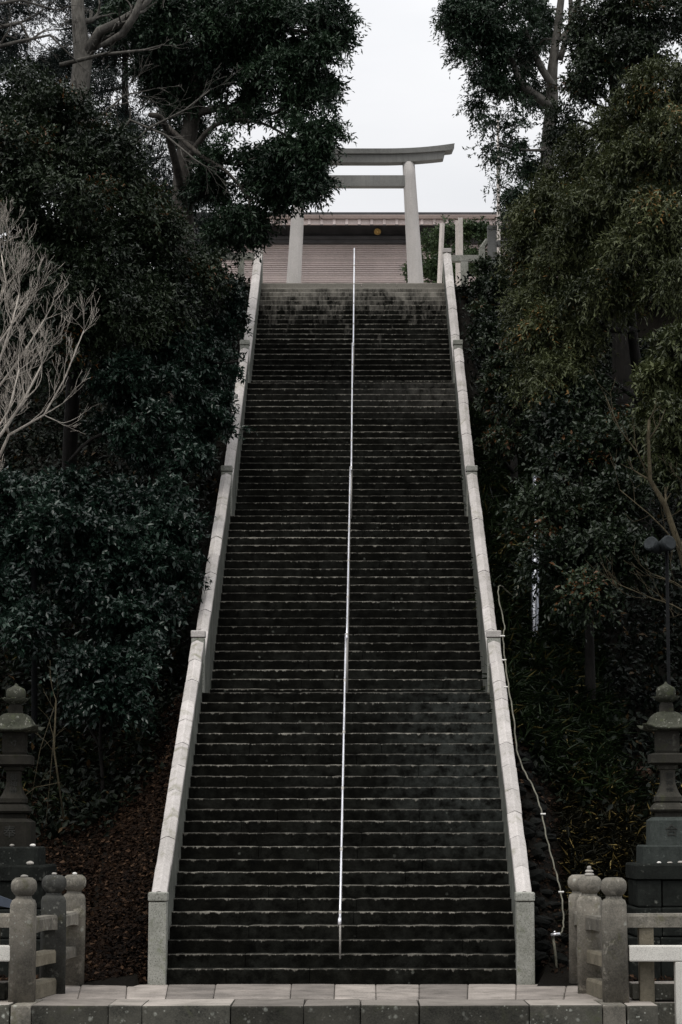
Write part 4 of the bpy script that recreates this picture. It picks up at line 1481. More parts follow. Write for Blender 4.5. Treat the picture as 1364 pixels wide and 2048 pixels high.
tree('conifer_tree', 'dark blue-green conifer behind, at the upper left of the picture', 'tree',
     [(250, 120, 55, 150, 130), (120, 60, 56, 160, 100), (330, 300, 54, 110, 150), (200, 330, 55, 140, 140), (60, 200, 56, 120, 130), (390, 430, 53.5, 80, 100), (20, 20, 56, 100, 90), (330, 60, 54.5, 110, 90), (220, 30, 55, 100, 80), (300, 520, 53.5, 120, 90), (430, 520, 53, 45, 45)],
     [[(250, 560, 55, 10), (250, 300, 55, 8), (250, 60, 55, 5), (250, -100, 55, 2)]],
     'leaf_conifer', 'bark_dark', twigs_px=0.0300, per=14, leaf=0.10, aspect=0.22, droop=0.3, limb_r=0.05)
tree('round_evergreen_tree', 'bulky dark evergreen filling the left edge, with rusty old leaves near its top', 'tree',
     [(40, 190, 41, 90, 80), (120, 260, 40.5, 110, 90), (30, 320, 39.5, 110, 100), (200, 330, 40.5, 110, 90), (120, 400, 39.5, 140, 110), (270, 420, 40.5, 95, 100), (20, 480, 39, 110, 100), (220, 520, 39.8, 120, 100), (330, 500, 41, 70, 80),
      (110, 560, 39, 140, 90), (330, 600, 40.5, 80, 80), (230, 640, 39.5, 110, 80), (60, 680, 38.6, 120, 90), (400, 560, 42, 60, 70)],
     [[(140, 900, 41.5, 15), (150, 700, 41.5, 14), (150, 500, 41.5, 12), (160, 330, 41.5, 12), (150, 220, 41.5, 6)],
      [(150, 560, 41.5, 9), (240, 480, 41.2, 6), (320, 470, 41, 3)]],
     'leaf_dark', 'bark_dark', twigs_px=0.0330, leaf=0.092, aspect=0.42, clump_r=0.32, droop=0.2)
tree('camellia_tree', 'glossy dark evergreen leaning over the left balustrade near the upper landing', 'tree',
     [(415, 610, 43.2, 66, 60), (446, 590, 43, 44, 46, 0.9), (430, 690, 42.2, 54, 66), (462, 640, 43, 26, 40), (395, 700, 42, 70, 70), (340, 690, 41, 80, 60), (408, 790, 41, 60, 64), (444, 750, 41.4, 32, 44), (380, 850, 40.2, 80, 60), (320, 780, 40, 90, 60), (424, 850, 40.4, 34, 40, 0.8), (250, 760, 39.5, 90, 60), (280, 850, 39.3, 100, 60), (350, 910, 39, 90, 45), (476, 722, 41.6, 16, 14, 0.8), (462, 866, 40.6, 12, 10, 0.8)],
     [[(330, 1010, 41, 16), (345, 880, 41, 13), (370, 780, 41.2, 10), (390, 680, 41.8, 6)],
      [(335, 940, 41, 7), (300, 890, 40, 5), (200, 870, 39, 3.5), (130, 930, 38.5, 2)],
      [(340, 900, 41, 6), (280, 790, 40, 4), (200, 790, 39.5, 2.5)]],
     'leaf_teal', 'bark_dark', twigs_px=0.0391, leaf=0.10, aspect=0.46, clump_r=0.2, twig_len=(0.12, 0.34), droop=0.3)
tree('camellia_bush', 'broad glossy camellia bush low on the left slope beside the lamp post', 'bush',
     [(290, 1000, 37, 110, 55), (340, 1050, 36.6, 62, 50), (230, 1070, 36.4, 110, 60), (350, 1150, 36, 50, 58), (290, 1140, 36, 90, 60), (130, 1060, 36, 110, 70), (190, 1170, 35.5, 90, 60), (310, 1230, 35.4, 62, 55), (240, 1250, 35, 80, 50), (50, 1110, 35.5, 80, 70), (40, 1000, 36.5, 90, 60), (100, 970, 37.5, 100, 50)],
     [[(240, 1420, 36, 7), (245, 1300, 36, 6), (260, 1150, 36.2, 5), (280, 1040, 36.6, 3)],
      [(243, 1330, 36, 5), (180, 1200, 36, 4), (130, 1100, 36, 2)],
      [(250, 1260, 36, 4), (310, 1180, 36, 3), (345, 1140, 36, 1.5)]],
     'leaf_teal', 'bark_dark', twigs_px=0.0280, leaf=0.105, aspect=0.5, clump_r=0.28, droop=0.25, twig_len=(0.2, 0.45))
tree('low_camellia', 'lowest glossy camellia, over the brown leaves on the left slope', 'bush',
     [(240, 1340, 33.6, 60, 40), (200, 1400, 33.2, 60, 36), (150, 1330, 33.8, 60, 45, 0.7), (270, 1300, 34, 40, 30), (250, 1420, 33.2, 36, 24, 0.7), (60, 1260, 34.2, 70, 60, 0.9), (20, 1190, 34.6, 60, 60)],
     [[(205, 1560, 33.8, 4), (200, 1480, 33.7, 3.5), (210, 1380, 33.6, 2.5), (225, 1320, 33.7, 1.5)],
      [(203, 1500, 33.7, 3), (150, 1400, 33.9, 2), (110, 1300, 34.2, 1.2)]],
     'leaf_teal', 'bark_dark', twigs_px=0.0345, leaf=0.10, aspect=0.5, clump_r=0.22, droop=0.25, twig_len=(0.15, 0.4))

# --- right side
tree('tall_tree', 'tall evergreen with a bare forked trunk above the right end of the gate', 'tree',
     [(940, 50, 53, 72, 76), (1000, 30, 53, 90, 70), (1060, 50, 55, 70, 60, 0.8, 0.5), (955, 120, 53, 70, 70), (1010, 120, 53.2, 70, 60), (1060, 120, 55, 55, 55, 0.8, 0.5), (975, 190, 53, 56, 46), (1030, 195, 53.3, 50, 42), (1075, 190, 55, 40, 45, 0.8, 0.5), (910, 30, 53, 30, 45),
      (985, 240, 53, 38, 24, 0.55), (1030, 260, 53.2, 40, 30, 0.6), (975, 290, 52.8, 24, 24, 0.6), (1010, 310, 53, 32, 30, 0.7), (1045, 320, 53.6, 38, 50), (1000, 372, 52.6, 24, 12, 0.6), (1040, 380, 52.8, 34, 30, 0.9), (1020, 420, 53, 26, 30), (1090, 20, 54, 40, 45)],
     [[(1090, 470, 53.5, 15), (1096, 290, 53.5, 14), (1104, 205, 53.5, 12.5), (1104, 150, 53.5, 11), (1112, 80, 53.5, 8), (1122, 0, 53.5, 7), (1128, -60, 53.5, 4)],
      [(1104, 215, 53.4, 10), (1070, 190, 53.2, 9), (1040, 165, 53, 8), (1025, 120, 53, 5), (1005, 60, 53, 3)],
      [(1108, 175, 53.3, 8), (1085, 140, 53.1, 7.5), (1068, 105, 53, 6.5), (1050, 60, 53, 4)],
      [(1112, 85, 53.5, 6), (1140, 50, 53.6, 5), (1140, -20, 53.6, 4)],
      [(1096, 300, 53.4, 4), (1050, 300, 53, 2.5), (1000, 290, 52.9, 1.5)],
      [(1120, 120, 53.4, 6), (1150, 20, 53.2, 6), (1175, -40, 53.2, 5)]],
     'leaf_mid', 'bark_grey', twigs_px=0.0400, per=10, leaf=0.105, aspect=0.36, droop=0.3, twig_len=(0.2, 0.5), clump_r=0.26, limb_r=0.03)
tree('bushy_tree', 'dense bushy evergreen at the top right corner, in front of the tall bare trunk', 'tree',
     [(1190, 40, 47, 70, 60), (1260, 30, 47, 80, 60), (1160, 100, 47, 46, 50), (1230, 110, 46.6, 80, 55), (1300, 90, 47, 60, 70), (1190, 160, 46.6, 70, 40), (1150, 190, 47, 40, 40), (1350, 20, 47.5, 60, 60), (1130, 250, 47.5, 45, 60)],
     [[(1240, 420, 48, 18), (1235, 250, 48, 14), (1225, 120, 47.6, 9), (1220, 20, 47.5, 4)]],
     'leaf_dark', 'bark_dark', twigs_px=0.0360, leaf=0.095, aspect=0.42, clump_r=0.28, droop=0.25)
tree('olive_evergreen_tree', 'huge olive green evergreen with drooping sprays filling the right side', 'tree',
     [(1330, 170, 40, 85, 70), (1260, 230, 40.5, 85, 70), (1350, 270, 39, 80, 70), (1200, 300, 41, 85, 70), (1290, 330, 39.5, 100, 70), (1130, 350, 42, 75, 65), (1220, 400, 40, 110, 75), (1330, 420, 38.6, 90, 75), (1100, 430, 42, 75, 70), (1060, 500, 42.4, 55, 70),
      (1160, 490, 40.8, 100, 70), (1270, 500, 39, 110, 70), (1110, 570, 41, 80, 75), (1200, 585, 39.6, 90, 55), (1340, 560, 38.2, 70, 55), (1090, 660, 40.6, 70, 80), (1150, 680, 40.4, 60, 70, 0.8), (1050, 600, 42, 50, 70), (1100, 760, 40, 80, 70), (1060, 420, 42.6, 40, 40), (1190, 400, 42.5, 110, 110, 0.7), (1260, 300, 42.5, 100, 90, 0.6), (1340, 330, 42, 80, 100, 0.6), (1180, 520, 42.5, 90, 80, 0.6)],
     [[(1290, 1010, 41.5, 12), (1280, 800, 41.5, 11), (1260, 600, 41.5, 10), (1270, 400, 41.5, 8), (1290, 220, 41, 5)],
      [(1270, 660, 41.5, 8), (1200, 650, 41, 6), (1130, 560, 41, 3)],
      [(1275, 500, 41.5, 7), (1200, 470, 41, 5), (1120, 470, 42, 3)]],
     'leaf_olive', 'bark_dark', twigs_px=0.0460, per=12, leaf=0.095, aspect=0.30, droop=0.5, clump_r=0.26, twig_len=(0.25, 0.55))
tree('hanging_evergreen', 'olive green branches hanging in from the right edge over a bare twiggy tree', 'tree',
     [(1345, 690, 35.5, 62, 45), (1335, 760, 35.3, 62, 50), (1350, 830, 35, 55, 50), (1320, 820, 35.2, 40, 40), (1345, 900, 34.8, 42, 40), (1364, 960, 34.6, 30, 40)],
     [[(1450, 1180, 36, 14), (1440, 900, 36, 12), (1400, 760, 35.6, 7), (1350, 720, 35.4, 4)]],
     'leaf_olive', 'bark_dark', twigs_px=0.0322, per=12, leaf=0.115, aspect=0.34, droop=0.5, clump_r=0.2, twig_len=(0.2, 0.45))
tree('dark_shrub', 'dark glossy shrub crowding the right balustrade below the top fence', 'shrub',
     [(985, 535, 49.5, 40, 36), (1010, 580, 48.5, 52, 50), (972, 590, 49, 34, 40), (1000, 660, 46.5, 45, 55), (982, 690, 46, 34, 54), (1020, 740, 44, 55, 60), (992, 790, 43.5, 36, 54), (1030, 840, 42, 60, 60), (1004, 870, 41.5, 36, 44), (962, 640, 47.5, 24, 40)],
     [[(1030, 1000, 43, 8), (1025, 880, 43.5, 7), (1010, 750, 45, 6), (1005, 620, 48, 4)]],
     'leaf_dark', 'bark_dark', twigs_px=0.0460, leaf=0.10, aspect=0.45, clump_r=0.18, twig_len=(0.12, 0.32), droop=0.25)
tree('shady_shrub', 'low shady evergreen shrub on the right slope beside the shiny pipe', 'shrub',
     [(1120, 850, 39.5, 75, 60), (1130, 940, 38.4, 60, 60), (1190, 900, 38.6, 80, 80), (1160, 1030, 37, 62, 60), (1240, 1000, 37, 80, 70), (1140, 1110, 36, 50, 50), (1210, 1100, 35.6, 70, 55), (1270, 1120, 35.5, 60, 50), (1180, 800, 40, 80, 60), (1260, 880, 38, 70, 70), (1170, 1180, 35, 60, 40, 0.8), (1082, 1035, 36.4, 34, 34, 1.2), (1060, 1010, 36.6, 26, 24, 0.8), (1090, 985, 36.8, 26, 24, 1.0), (1085, 1130, 35.5, 40, 26, 1.0)],
     [[(1180, 1330, 36, 10), (1175, 1150, 36.5, 8), (1165, 1000, 37.5, 6), (1150, 880, 39, 4)]],
     'leaf_dark', 'bark_dark', twigs_px=0.0345, leaf=0.095, aspect=0.5, clump_r=0.28, droop=0.25)
tree('clipped_shrub', 'rounded bright green shrub behind the right pillar of the gate', 'shrub',
     [(870, 480, 63.5, 34, 30), (905, 465, 64, 42, 24), (950, 470, 64, 40, 30), (860, 525, 63, 40, 32), (910, 520, 63.5, 50, 36), (832, 552, 62.6, 28, 18), (960, 530, 64, 40, 34), (880, 560, 63, 50, 20)],
     [[(890, 590, 63.5, 5), (893, 520, 63.5, 4), (895, 480, 63.6, 2)]],
     'leaf_court', 'bark_dark', twigs_px=0.0600, per=10, leaf=0.10, aspect=0.5, clump_r=0.3, droop=0.1, twig_len=(0.15, 0.35))
print('LEAVES', LEAVES[0])


# ------------------------------------------------------------------ leafless trees
def grow(bm, p, d, L, r, depth, rnd, up=0.15, ang=0.55, seg=5, minr=0.0035, shrink=0.74, wob=0.16, gravity=0.0):
    n = 5
    pts, rad = [p.copy()], [r]
    q = p.copy()
    dd = d.copy()
    for i in range(n):
        dd = (dd + Vector((rnd.gauss(0, wob), rnd.gauss(0, wob), rnd.gauss(0, wob) + up * 0.3 - gravity))).normalized()
        q = q + dd * (L / n)
        pts.append(q.copy())
        rad.append(max(minr, r * (1 - 0.38 * (i + 1) / n)))
    tube_bm(bm, pts, rad, seg if r > 0.012 else 4, cap=False)
    if depth == 0:
        return
    for c in range(rnd.choice((2, 2, 3, 3))):
        i = n if c == 0 else rnd.randint(2, n)
        nd = (dd + Vector((rnd.gauss(0, ang), rnd.gauss(0, ang), rnd.gauss(0, ang * 0.8) + up))).normalized()
        grow(bm, pts[i], nd, L * shrink * rnd.uniform(0.75, 1.15), rad[i] * (0.78 if c == 0 else 0.6), depth - 1, rnd, up, ang, seg, minr, shrink, wob, gravity)


def bare_tree(name, label, stems, bark, seed, foot_px, branch_name='branches', **kw):
    rnd = random.Random(seed)
    foot = at(*foot_px)
    gz = hill_z(foot.x, foot.y)
    root = thing(name, label, 'tree', (foot.x, foot.y, gz))
    bm = bmesh.new()
    bt = bmesh.new()
    for st in stems:
        pl, depth, L = st[0], st[1], st[2]
        pts = [at(q[0], q[1], q[2]) for q in pl]
        rad = [q[3] / ppm(q[2], p.z) for q, p in zip(pl, pts)]
        tube_bm(bt, pts, rad, 8)
        for i in range(1, len(pts)):
            d = (pts[i] - pts[i - 1]).normalized()
            for c in range(st[3] if len(st) > 3 else 2):
                nd = (d + Vector((rnd.gauss(0, 0.5), rnd.gauss(0, 0.5), rnd.gauss(0, 0.4)))).normalized()
                src = pts[i] if c % 2 == 0 else pts[i - 1].lerp(pts[i], 0.5)
                grow(bm, src, nd, L * rnd.uniform(0.7, 1.2), rad[i] * 0.6, depth, rnd, **kw)
    place(from_bm('trunk', bt, M[bark], root, True), foot)
    place(from_bm(branch_name, bm, M[bark], root, True), foot)['kind'] = 'stuff'
    return root


bare_tree('bare_pale_tree', 'leafless tree with pale whitish twigs at the left edge', [
    ([(-60, 1150, 33.0, 7.2), (-42, 930, 33, 4.4), (8, 860, 33, 3.2), (48, 800, 33, 2.4), (83, 730, 33, 1.6)], 4, 0.34, 3),
    ([(-55, 1100, 32.7, 4.8), (-30, 860, 32.7, 3.5), (-7, 740, 32.7, 2.7), (23, 650, 32.7, 1.9), (38, 590, 32.7, 1.3)], 4, 0.34, 3),
    ([(-40, 1000, 33.2, 4.0), (18, 870, 33.2, 2.9), (88, 830, 33.2, 2.1), (128, 760, 33.2, 1.4), (168, 660, 33.2, 1.0)], 3, 0.34, 3),
    ([(-40, 760, 32.9, 3.6), (-22, 640, 32.9, 2.9), (13, 570, 32.9, 1.9), (3, 510, 32.9, 1.2)], 4, 0.34, 3),
    ([(-60, 1060, 32.5, 4.0), (-32, 900, 32.5, 2.7), (18, 820, 32.5, 1.9), (38, 740, 32.5, 1.4)], 4, 0.34, 3),
    ([(-50, 900, 33.1, 4.0), (-22, 800, 33.1, 2.7), (38, 720, 33.1, 2.1), (88, 640, 33.1, 1.3)], 3, 0.34, 3),
    ([(-60, 1000, 33.3, 4.0), (-42, 850, 33.3, 2.7), (-12, 700, 33.3, 2.1), (58, 600, 33.3, 1.3)], 3, 0.34, 3),
], 'bark_white', 5, (-60, 1150, 33.0), ang=0.42, up=0.20, minr=0.0022, wob=0.09, shrink=0.78)
bare_tree('bare_forked_tree', 'leafless grey tree with a thick forked trunk at the upper left', [
    ([(150, 420, 44, 24), (152, 240, 44, 21), (166, 115, 44, 19), (158, 50, 44, 14), (152, -30, 44, 12)], 2, 0.7, 1),
    ([(168, 118, 44, 13), (200, 62, 43.8, 10), (240, 45, 43.6, 10), (275, 22, 43.5, 8), (310, -15, 43.5, 7)], 2, 0.6, 1),
    ([(205, 92, 43.6, 7), (245, 68, 43.4, 8), (270, 30, 43.2, 8), (285, -10, 43.2, 6)], 1, 0.5, 1),
    ([(120, 130, 43, 5), (200, 110, 42.8, 4), (290, 100, 42.6, 2.5), (325, 90, 42.5, 1.5)], 2, 0.4, 1),
    ([(-20, 60, 42, 5), (40, 45, 42, 4), (60, 80, 42, 2.5), (90, 60, 42, 2)], 3, 0.42, 2),
    ([(-30, 100, 42, 5), (30, 85, 42, 4), (100, 70, 42, 2.5), (150, 120, 42, 1.5)], 3, 0.38, 2),
    ([(-10, 10, 42, 4), (40, 0, 42, 3), (110, 20, 42, 2)], 3, 0.38, 2),
], 'bark_grey', 9, (150, 420, 44), ang=0.5, up=0.1, minr=0.0035, wob=0.15)
bare_tree('leafless_tree', 'slender leafless tree with sideways twigs below the thick forked trunk, upper left', [
    ([(120, 330, 41.5, 4), (190, 240, 41.5, 2.6), (250, 190, 41.5, 1.8), (300, 180, 41.5, 1.1)], 3, 0.45, 2),
    ([(200, 330, 41.4, 4), (260, 240, 41.4, 3), (330, 270, 41.3, 2.5), (390, 320, 41.2, 2), (430, 345, 41.2, 1.2)], 2, 0.4, 2),
    ([(220, 330, 41.4, 3), (300, 255, 41.3, 2.5), (370, 220, 41.2, 1.8), (420, 180, 41.1, 1.2)], 2, 0.4, 2),
], 'bark_grey', 12, (120, 330, 41.5), ang=0.38, up=0.0, minr=0.0032, wob=0.09)
bare_tree('bare_tan_tree', 'leafless yellowish twigs and leaning stem at the right edge above the lantern', [
    ([(1420, 1330, 33, 8), (1364, 1110, 33, 7), (1330, 1010, 33, 5.5), (1300, 960, 33, 4.5), (1297, 880, 33, 3.2), (1298, 840, 33, 2.8)], 1, 0.3, 1),
    ([(1300, 960, 33, 1.8), (1275, 905, 33, 1.4), (1240, 860, 33, 1.1), (1210, 790, 33, 0.8)], 1, 0.36, 2),
    ([(1390, 1140, 32.6, 1.8), (1330, 1060, 32.6, 1.5), (1300, 1030, 32.6, 1.2), (1240, 980, 32.6, 0.8)], 1, 0.36, 2),
    ([(1400, 1240, 32.4, 1.8), (1345, 1210, 32.4, 1.5), (1300, 1195, 32.4, 1.1), (1240, 1170, 32.4, 0.8)], 2, 0.36, 2),
    ([(1400, 1200, 32.5, 1.8), (1350, 1165, 32.5, 1.4), (1310, 1150, 32.5, 1.0)], 2, 0.34, 2),
    ([(1364, 1110, 32.8, 1.8), (1380, 1010, 32.8, 1.5), (1364, 960, 32.8, 1.1)], 2, 0.34, 2),
], 'bark_tan', 21, (1420, 1330, 33), ang=0.35, up=0.18, minr=0.0026, wob=0.06)
bare_tree('bare_shrub', 'spindly leafless shrub of a few thin stems by the left lantern roof', [
    ([(92, 1650, 31.5, 0.8), (105, 1500, 31.5, 0.7), (112, 1420, 31.5, 0.6)], 1, 0.3, 1),
    ([(62, 1600, 30.8, 0.8), (80, 1500, 30.8, 0.7), (108, 1415, 30.8, 0.6)], 1, 0.3, 1),
    ([(40, 1600, 30.7, 0.8), (70, 1575, 30.7, 0.7), (120, 1565, 30.7, 0.6)], 1, 0.3, 1),
    ([(128, 1640, 32, 2.2), (108, 1500, 32, 1.8), (112, 1400, 32, 1.4)], 1, 0.4, 1),
], 'bark_tan', 33, (92, 1650, 31.5), ang=0.3, up=0.15, minr=0.002)


# ------------------------------------------------------------------ ground cover
def scatter(name, xr, yr, n, maker, label=None, cat=None, keep=None):
    X = RNG.uniform(*xr, n)
    Y = RNG.uniform(*yr, n)
    if keep is not None:
        m = keep(X, Y)
        X, Y = X[m], Y[m]
    Z = np.array([hill_z(x, y) for x, y in zip(X, Y)])
    return maker(np.stack([X, Y, Z], 1))


def litter_leaves(P):
    n = len(P)
    P = P + np.array([0, 0, 0.012]) + np.abs(RNG.normal(size=(n, 3))) * np.array([0, 0, 0.02])
    D = unit(RNG.normal(size=(n, 3)) * np.array([1, 1, 0.45]))
    D[:, 2] += 0.25 * np.sign(D[:, 1]) * np.abs(D[:, 1])
    D = unit(D)
    Nn = unit(np.array([0, -0.45, 1.0]) + RNG.normal(size=(n, 3)) * 0.35)
    L = RNG.uniform(0.04, 0.10, n)
    return leaf_mesh('fallen_leaves', P, D, Nn, L, L * RNG.uniform(0.4, 0.7, n), RNG.random(n))


me = scatter('fallen_leaves', (-6.6, -2.5), (28.42, 36.0), 46000, litter_leaves, keep=lambda X, Y: np.sin(X * 2.3 + Y * 1.1) + np.sin(Y * 2.7 - X) + RNG.normal(size=len(X)) * 0.8 > -1.3)
tag(link('fallen_leaves', me, M['litter']), 'brown fallen leaves covering the dark slope left of the stairs', 'fallen leaves', kind='stuff')
me = scatter('fallen_leaves', (-3.6, -2.46), (28.42, 37.0), 16000, litter_leaves)
tag(link('fallen_leaves', me, M['litter']), 'drift of brown fallen leaves lying along the foot of the left stair wall', 'fallen leaves', kind='stuff')
me = scatter('fallen_leaves', (2.5, 6.4), (28.6, 36.0), 12000, litter_leaves)
tag(link('fallen_leaves', me, M['litter']), 'brown fallen leaves under the dry grass right of the stairs', 'fallen leaves', kind='stuff')


def blades(P, Lr=(0.18, 0.34), wd=0.085, per=7, h=0.35):
    """tufts of bamboo grass: stems with drooping narrow blades"""
    n = len(P)
    stem_d = unit(np.array([0, -0.25, 1.0]) + RNG.normal(size=(n, 3)) * 0.28)
    H = RNG.uniform(0.35, 1.0, n) * h
    t = RNG.uniform(0.25, 1.0, (n, per))
    B = (P[:, None] + stem_d[:, None] * (H[:, None] * t)[..., None]).reshape(-1, 3)
    m = len(B)
    D = unit(np.repeat(stem_d, per, 0) * 0.35 + RNG.normal(size=(m, 3)) * np.array([1, 1, 0.5]) + np.array([0, 0, -0.12]))
    Nn = unit(np.array([0, 0, 1.0]) + RNG.normal(size=(m, 3)) * 0.4)
    L = RNG.uniform(*Lr, m)
    return leaf_mesh('bamboo_grass', B, D, Nn, L, L * wd * RNG.uniform(0.8, 1.3, m), RNG.random(m))


me = scatter('bamboo_grass', (2.55, 4.3), (33.5, 46.0), 5200, lambda P: blades(P, (0.2, 0.42), 0.075, 8, 0.5))
tag(link('bamboo_grass', me, M['bamboo']), 'green bamboo grass arching on the slope beside the right balustrade', 'bamboo grass', kind='stuff')
me = scatter('bamboo_grass', (3.1, 6.3), (29.6, 34.5), 5200, lambda P: blades(P, (0.16, 0.30), 0.085, 7, 0.45), keep=lambda X, Y: (X > 3.1 + (Y - 30) * 0.05))
tag(link('bamboo_grass', me, M['bamboo_dry']), 'dry yellowing bamboo grass behind the right lantern and posts', 'bamboo grass', kind='stuff')
me = scatter('bamboo_grass', (-6.4, -2.9), (33.5, 44.0), 900, lambda P: blades(P, (0.14, 0.28), 0.12, 7, 0.35))
tag(link('bamboo_grass', me, M['bamboo']), 'sparse dark undergrowth on the shaded slope left of the stairs', 'undergrowth', kind='stuff')




def ground_bush(P):
    n = len(P)
    per = 8
    B = np.repeat(P, per, 0) + np.abs(RNG.normal(size=(n * per, 3))) * np.array([0.0, 0.0, 0.20]) + RNG.normal(size=(n * per, 3)) * np.array([0.16, 0.16, 0.02])
    m = len(B)
    D = unit(RNG.normal(size=(m, 3)) + np.array([0, -0.3, 0.1]))
    Nn = unit(np.array([0, -0.2, 1.0]) + RNG.normal(size=(m, 3)) * 0.5)
    L = RNG.uniform(0.09, 0.18, m)
    return leaf_mesh('undergrowth', B, D, Nn, L, L * 0.5, RNG.random(m))


for xr, lab in (((-12.5, -2.9), 'dark broad-leaved undergrowth covering the hill slope left of the stairs'), ((2.9, 12.5), 'dark broad-leaved undergrowth covering the hill slope right of the stairs')):
    sx = 1 if xr[0] > 0 else -1
    Pa = np.stack([sx * RNG.uniform(2.75, 10.5, 8000), RNG.uniform(33.0, 53.0, 8000)], 1)
    Pb = np.stack([sx * RNG.uniform(2.75, 12.0, 2200), RNG.uniform(52.6, 53.4, 2200)], 1)
    Pg = np.concatenate([Pa, Pb])
    me = ground_bush(np.stack([Pg[:, 0], Pg[:, 1], [hill_z(x, y) - (0.7 * RNG.random() if 52.9 < y < 53.4 else 0) for x, y in Pg]], 1))
    tag(link('undergrowth', me, M['leaf_floor']), lab, 'undergrowth', kind='stuff')


# rubble bank against the right wall: individual rocks
def rock(loc, s, seed, parent):
    rnd = random.Random(seed)
    bm = bmesh.new()
    bmesh.ops.create_icosphere(bm, subdivisions=2, radius=1.0)
    ph = [rnd.uniform(0, 6) for _ in range(6)]
    for v in bm.verts:
        n = v.co.normalized()
        f = 1 + 0.16 * math.sin(n.x * 3 + ph[0]) + 0.14 * math.sin(n.y * 4 + ph[1]) + 0.12 * math.sin(n.z * 5 + ph[2])
        v.co = Vector((n.x * s[0], n.y * s[1], n.z * s[2])) * f
    o = from_bm('rock', bm, M['rubble'], parent)
    o.location = loc
    o.rotation_euler = (rnd.uniform(-.4, .4), rnd.uniform(-.4, .4), rnd.uniform(0, 6))


for side in (1,):
    bank = tag(thing('rubble_bank', None, None, (side * 2.8, 29, 0)), kind='structure')
    rnd = random.Random(77 + side)
    for i in range(70):
        Y = 28.75 + 7.5 * (i / 70) + rnd.uniform(-0.1, 0.1)
        x = rnd.uniform(2.5, 2.95)
        z = hill_z(x, Y)
        rock((side * x, Y, z + 0.02), (rnd.uniform(0.07, 0.16), rnd.uniform(0.07, 0.15), rnd.uniform(0.05, 0.10)), i + 200 * side, bank)

# ------------------------------------------------------------------ lamp, floodlight, pipes
p = at(68, 1500, 35.3)
lamp = thing('street_lamp', 'black lantern-headed lamp post half hidden in camellia leaves on the left', 'street lamp', (p.x, p.y, hill_z(p.x, p.y)))
bm = bmesh.new()
h0, h1 = at(68, 1150, 35.3), at(68, 1128, 35.3)
tube_bm(bm, [(p.x, p.y, hill_z(p.x, p.y) - 0.1), (p.x, p.y, hill_z(p.x, p.y) + 0.5), h0, h1], [0.07, 0.05, 0.045, 0.07], 12)
from_bm('pole', bm, M['black'], lamp, True)
a, b_ = at(68, 1126, 35.3), at(68, 1086, 35.3)
bm = bmesh.new()
rr = [[bm.verts.new((h0.x + x * r, 35.3 + y * r, z)) for x, y in ((-1, -1), (1, -1), (1, 1), (-1, 1))] for z, r in ((a.z, 0.06), (b_.z, 0.125))]
for k in range(4):
    bm.faces.new((rr[0][k], rr[0][(k + 1) % 4], rr[1][(k + 1) % 4], rr[1][k]))
bm.faces.new(rr[0][::-1])
bm.faces.new(rr[1])
hd = from_bm('lamp_glass', bm, M['glass'], lamp)
for x, y in ((-1, -1), (1, -1), (1, 1), (-1, 1)):
    bm = bmesh.new()
    tube_bm(bm, [(h0.x + x * 0.062, 35.3 + y * 0.062, a.z), (h0.x + x * 0.128, 35.3 + y * 0.128, b_.z)], 0.011, 6)
    from_bm('frame_bar', bm, M['black'], lamp)
bm = bmesh.new()
rr = [[bm.verts.new((h0.x + x * r, 35.3 + y * r, z)) for x, y in ((-1, -1), (1, -1), (1, 1), (-1, 1))] for z, r in ((b_.z, 0.20), (b_.z + 0.025, 0.20), (b_.z + 0.09, 0.08), (b_.z + 0.13, 0.02))]
for i in range(3):
    for k in range(4):
        bm.faces.new((rr[i][k], rr[i][(k + 1) % 4], rr[i + 1][(k + 1) % 4], rr[i + 1][k]))
bm.faces.new(rr[0][::-1])
bm.faces.new(rr[-1])
from_bm('lamp_roof', bm, M['black'], lamp)

p = at(1333, 1250, 31.5)
fl = thing('floodlight_pole', 'thin dark pole carrying grey floodlights at the right edge above the lantern', 'floodlight', (p.x, p.y, hill_z(p.x, p.y)))
bm = bmesh.new()
tube_bm(bm, [(p.x, p.y, hill_z(p.x, p.y) - 0.1), at(1333, 1070, 31.5)], 0.025, 10)
from_bm('pole', bm, M['black'], fl, True)
for (px, py, dirv, r) in ((1300, 1086, Vector((-0.6, -0.75, 0.35)), 0.105), (1340, 1085, Vector((0.5, -0.8, 0.2)), 0.11)):
    c = at(px, py, 31.3)
    d = dirv.normalized()
    bm = bmesh.new()
    tube_bm(bm, [c, c - d * 0.04, c - d * 0.16, c - d * 0.30], [r, r * 1.03, r * 0.8, r * 0.35], 20)
    fh = from_bm('lamp_head', bm, M['lamp_grey'], fl, True)
    bm = bmesh.new()
    tube_bm(bm, [c + d * 0.002, c + d * 0.008], [r * 0.92, r * 0.86], 20)
    from_bm('lamp_face', bm, M['lamp_grey'], fl)
    bm = bmesh.new()
    tube_bm(bm, [c - d * 0.2, at(1333, 1100, 31.5)], 0.012, 6)
    from_bm('bracket', bm, M['black'], fl)

# shiny pipe up the right slope
a, b_ = at(1066, 1135, 37.5), at(1073, 955, 39.0)
pp = thing('drain_pipe', 'shiny silver pipe standing among dark leaves on the right slope', 'pipe', (a.x, a.y, hill_z(a.x, a.y)))
bm = bmesh.new()
n = 40
pts = [Vector((a.x, a.y, hill_z(a.x, a.y) - 0.1)).lerp(b_, i / n) for i in range(n + 1)]
tube_bm(bm, pts, [0.070 + 0.006 * math.sin(i * 2.2) for i in range(n + 1)], 14)
from_bm('pipe', bm, M['foil'], pp, True)

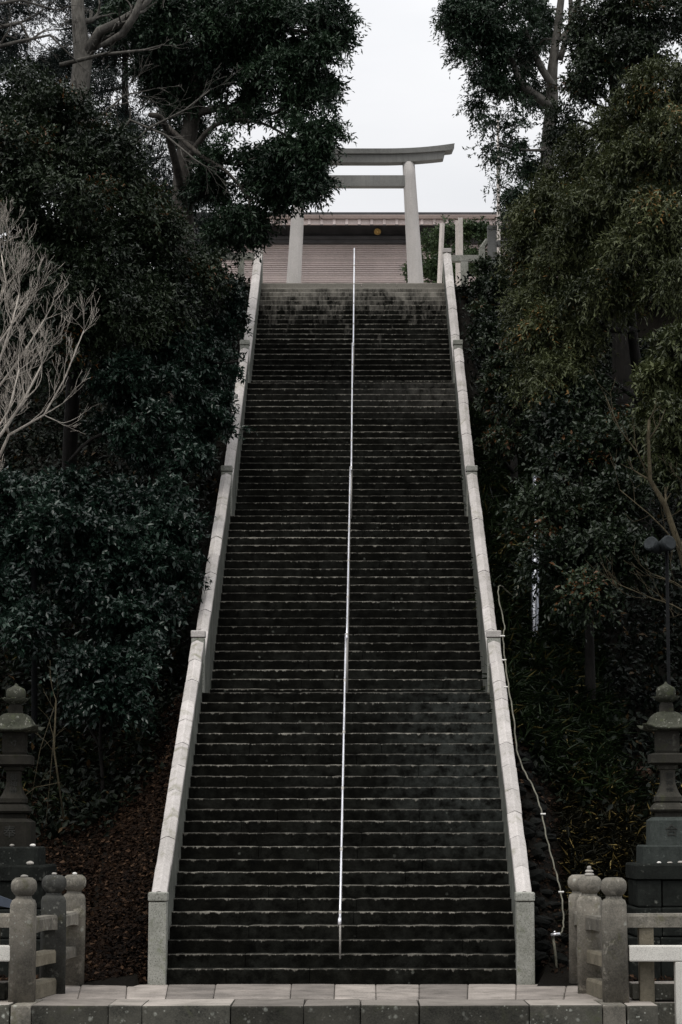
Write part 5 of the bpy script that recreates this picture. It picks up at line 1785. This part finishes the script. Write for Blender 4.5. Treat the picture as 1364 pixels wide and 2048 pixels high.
# pale hose down the right wall with clips and a tap
hp = [(1036, 1172, 36.6), (1032, 1192, 36.2), (1018, 1186, 36.0), (1003, 1172, 35.8), (997, 1176, 35.5), (998, 1200, 35.0), (1009, 1252, 34.2), (1006, 1272, 33.9), (1010, 1320, 33.2), (1018, 1380, 32.5), (1028, 1440, 31.8), (1034, 1500, 31.3), (1050, 1545, 31.0), (1067, 1575, 30.8), (1082, 1620, 30.4), (1092, 1670, 30.0), (1105, 1720, 29.7), (1116, 1760, 29.4), (1124, 1800, 29.1), (1127, 1845, 28.9), (1124, 1862, 28.85), (1118, 1872, 28.8)]
root = thing('garden_hose', 'pale hose snaking down the slope outside the right balustrade to a tap', 'hose', at(1110, 1900, 28.8))
bm = bmesh.new()
pts = [at(*q) for q in hp]
P2 = []
for j in range(len(pts) - 1):
    p0, p1, p2, p3 = pts[max(j - 1, 0)], pts[j], pts[j + 1], pts[min(j + 2, len(pts) - 1)]
    for s in range(5):
        t = s / 5
        P2.append(0.5 * ((2 * p1) + (p2 - p0) * t + (2 * p0 - 5 * p1 + 4 * p2 - p3) * t * t + (3 * p1 - p0 - 3 * p2 + p3) * t ** 3))
P2.append(pts[-1])
tube_bm(bm, [p + Vector((0.006 * math.sin(i * 1.9), 0, 0.005 * math.cos(i * 2.7))) for i, p in enumerate(P2)], 0.0105, 8)
from_bm('hose_pipe', bm, M['plastic'], root, True)
bm = bmesh.new()
tube_bm(bm, [at(1105, 1868, 28.8), at(1110, 1900, 28.75), (at(1116, 1920, 28.75).x, 28.75, 0.0)], 0.017, 8)
from_bm('standpipe', bm, M['plastic'], root, True)
bm = bmesh.new()
tube_bm(bm, [at(1102, 1870, 28.76), at(1120, 1868, 28.76)], 0.022, 8)
tube_bm(bm, [at(1109, 1868, 28.76), at(1109, 1862, 28.76)], 0.014, 8)
from_bm('tap', bm, M['steel'], root, True)
for (px, py, Yc) in ((1003, 1272, 33.85), (1006, 1320, 33.2), (1011, 1374, 32.6), (1084, 1628, 30.3), (1120, 1784, 29.2)):
    c = at(px, py, Yc)
    bm = bmesh.new()
    tube_bm(bm, [c + Vector((-0.02, 0, 0)), c + Vector((0.05, 0, 0))], 0.014, 6)
    place(from_bm('clip', bm, M['pebble_white'], root), c)
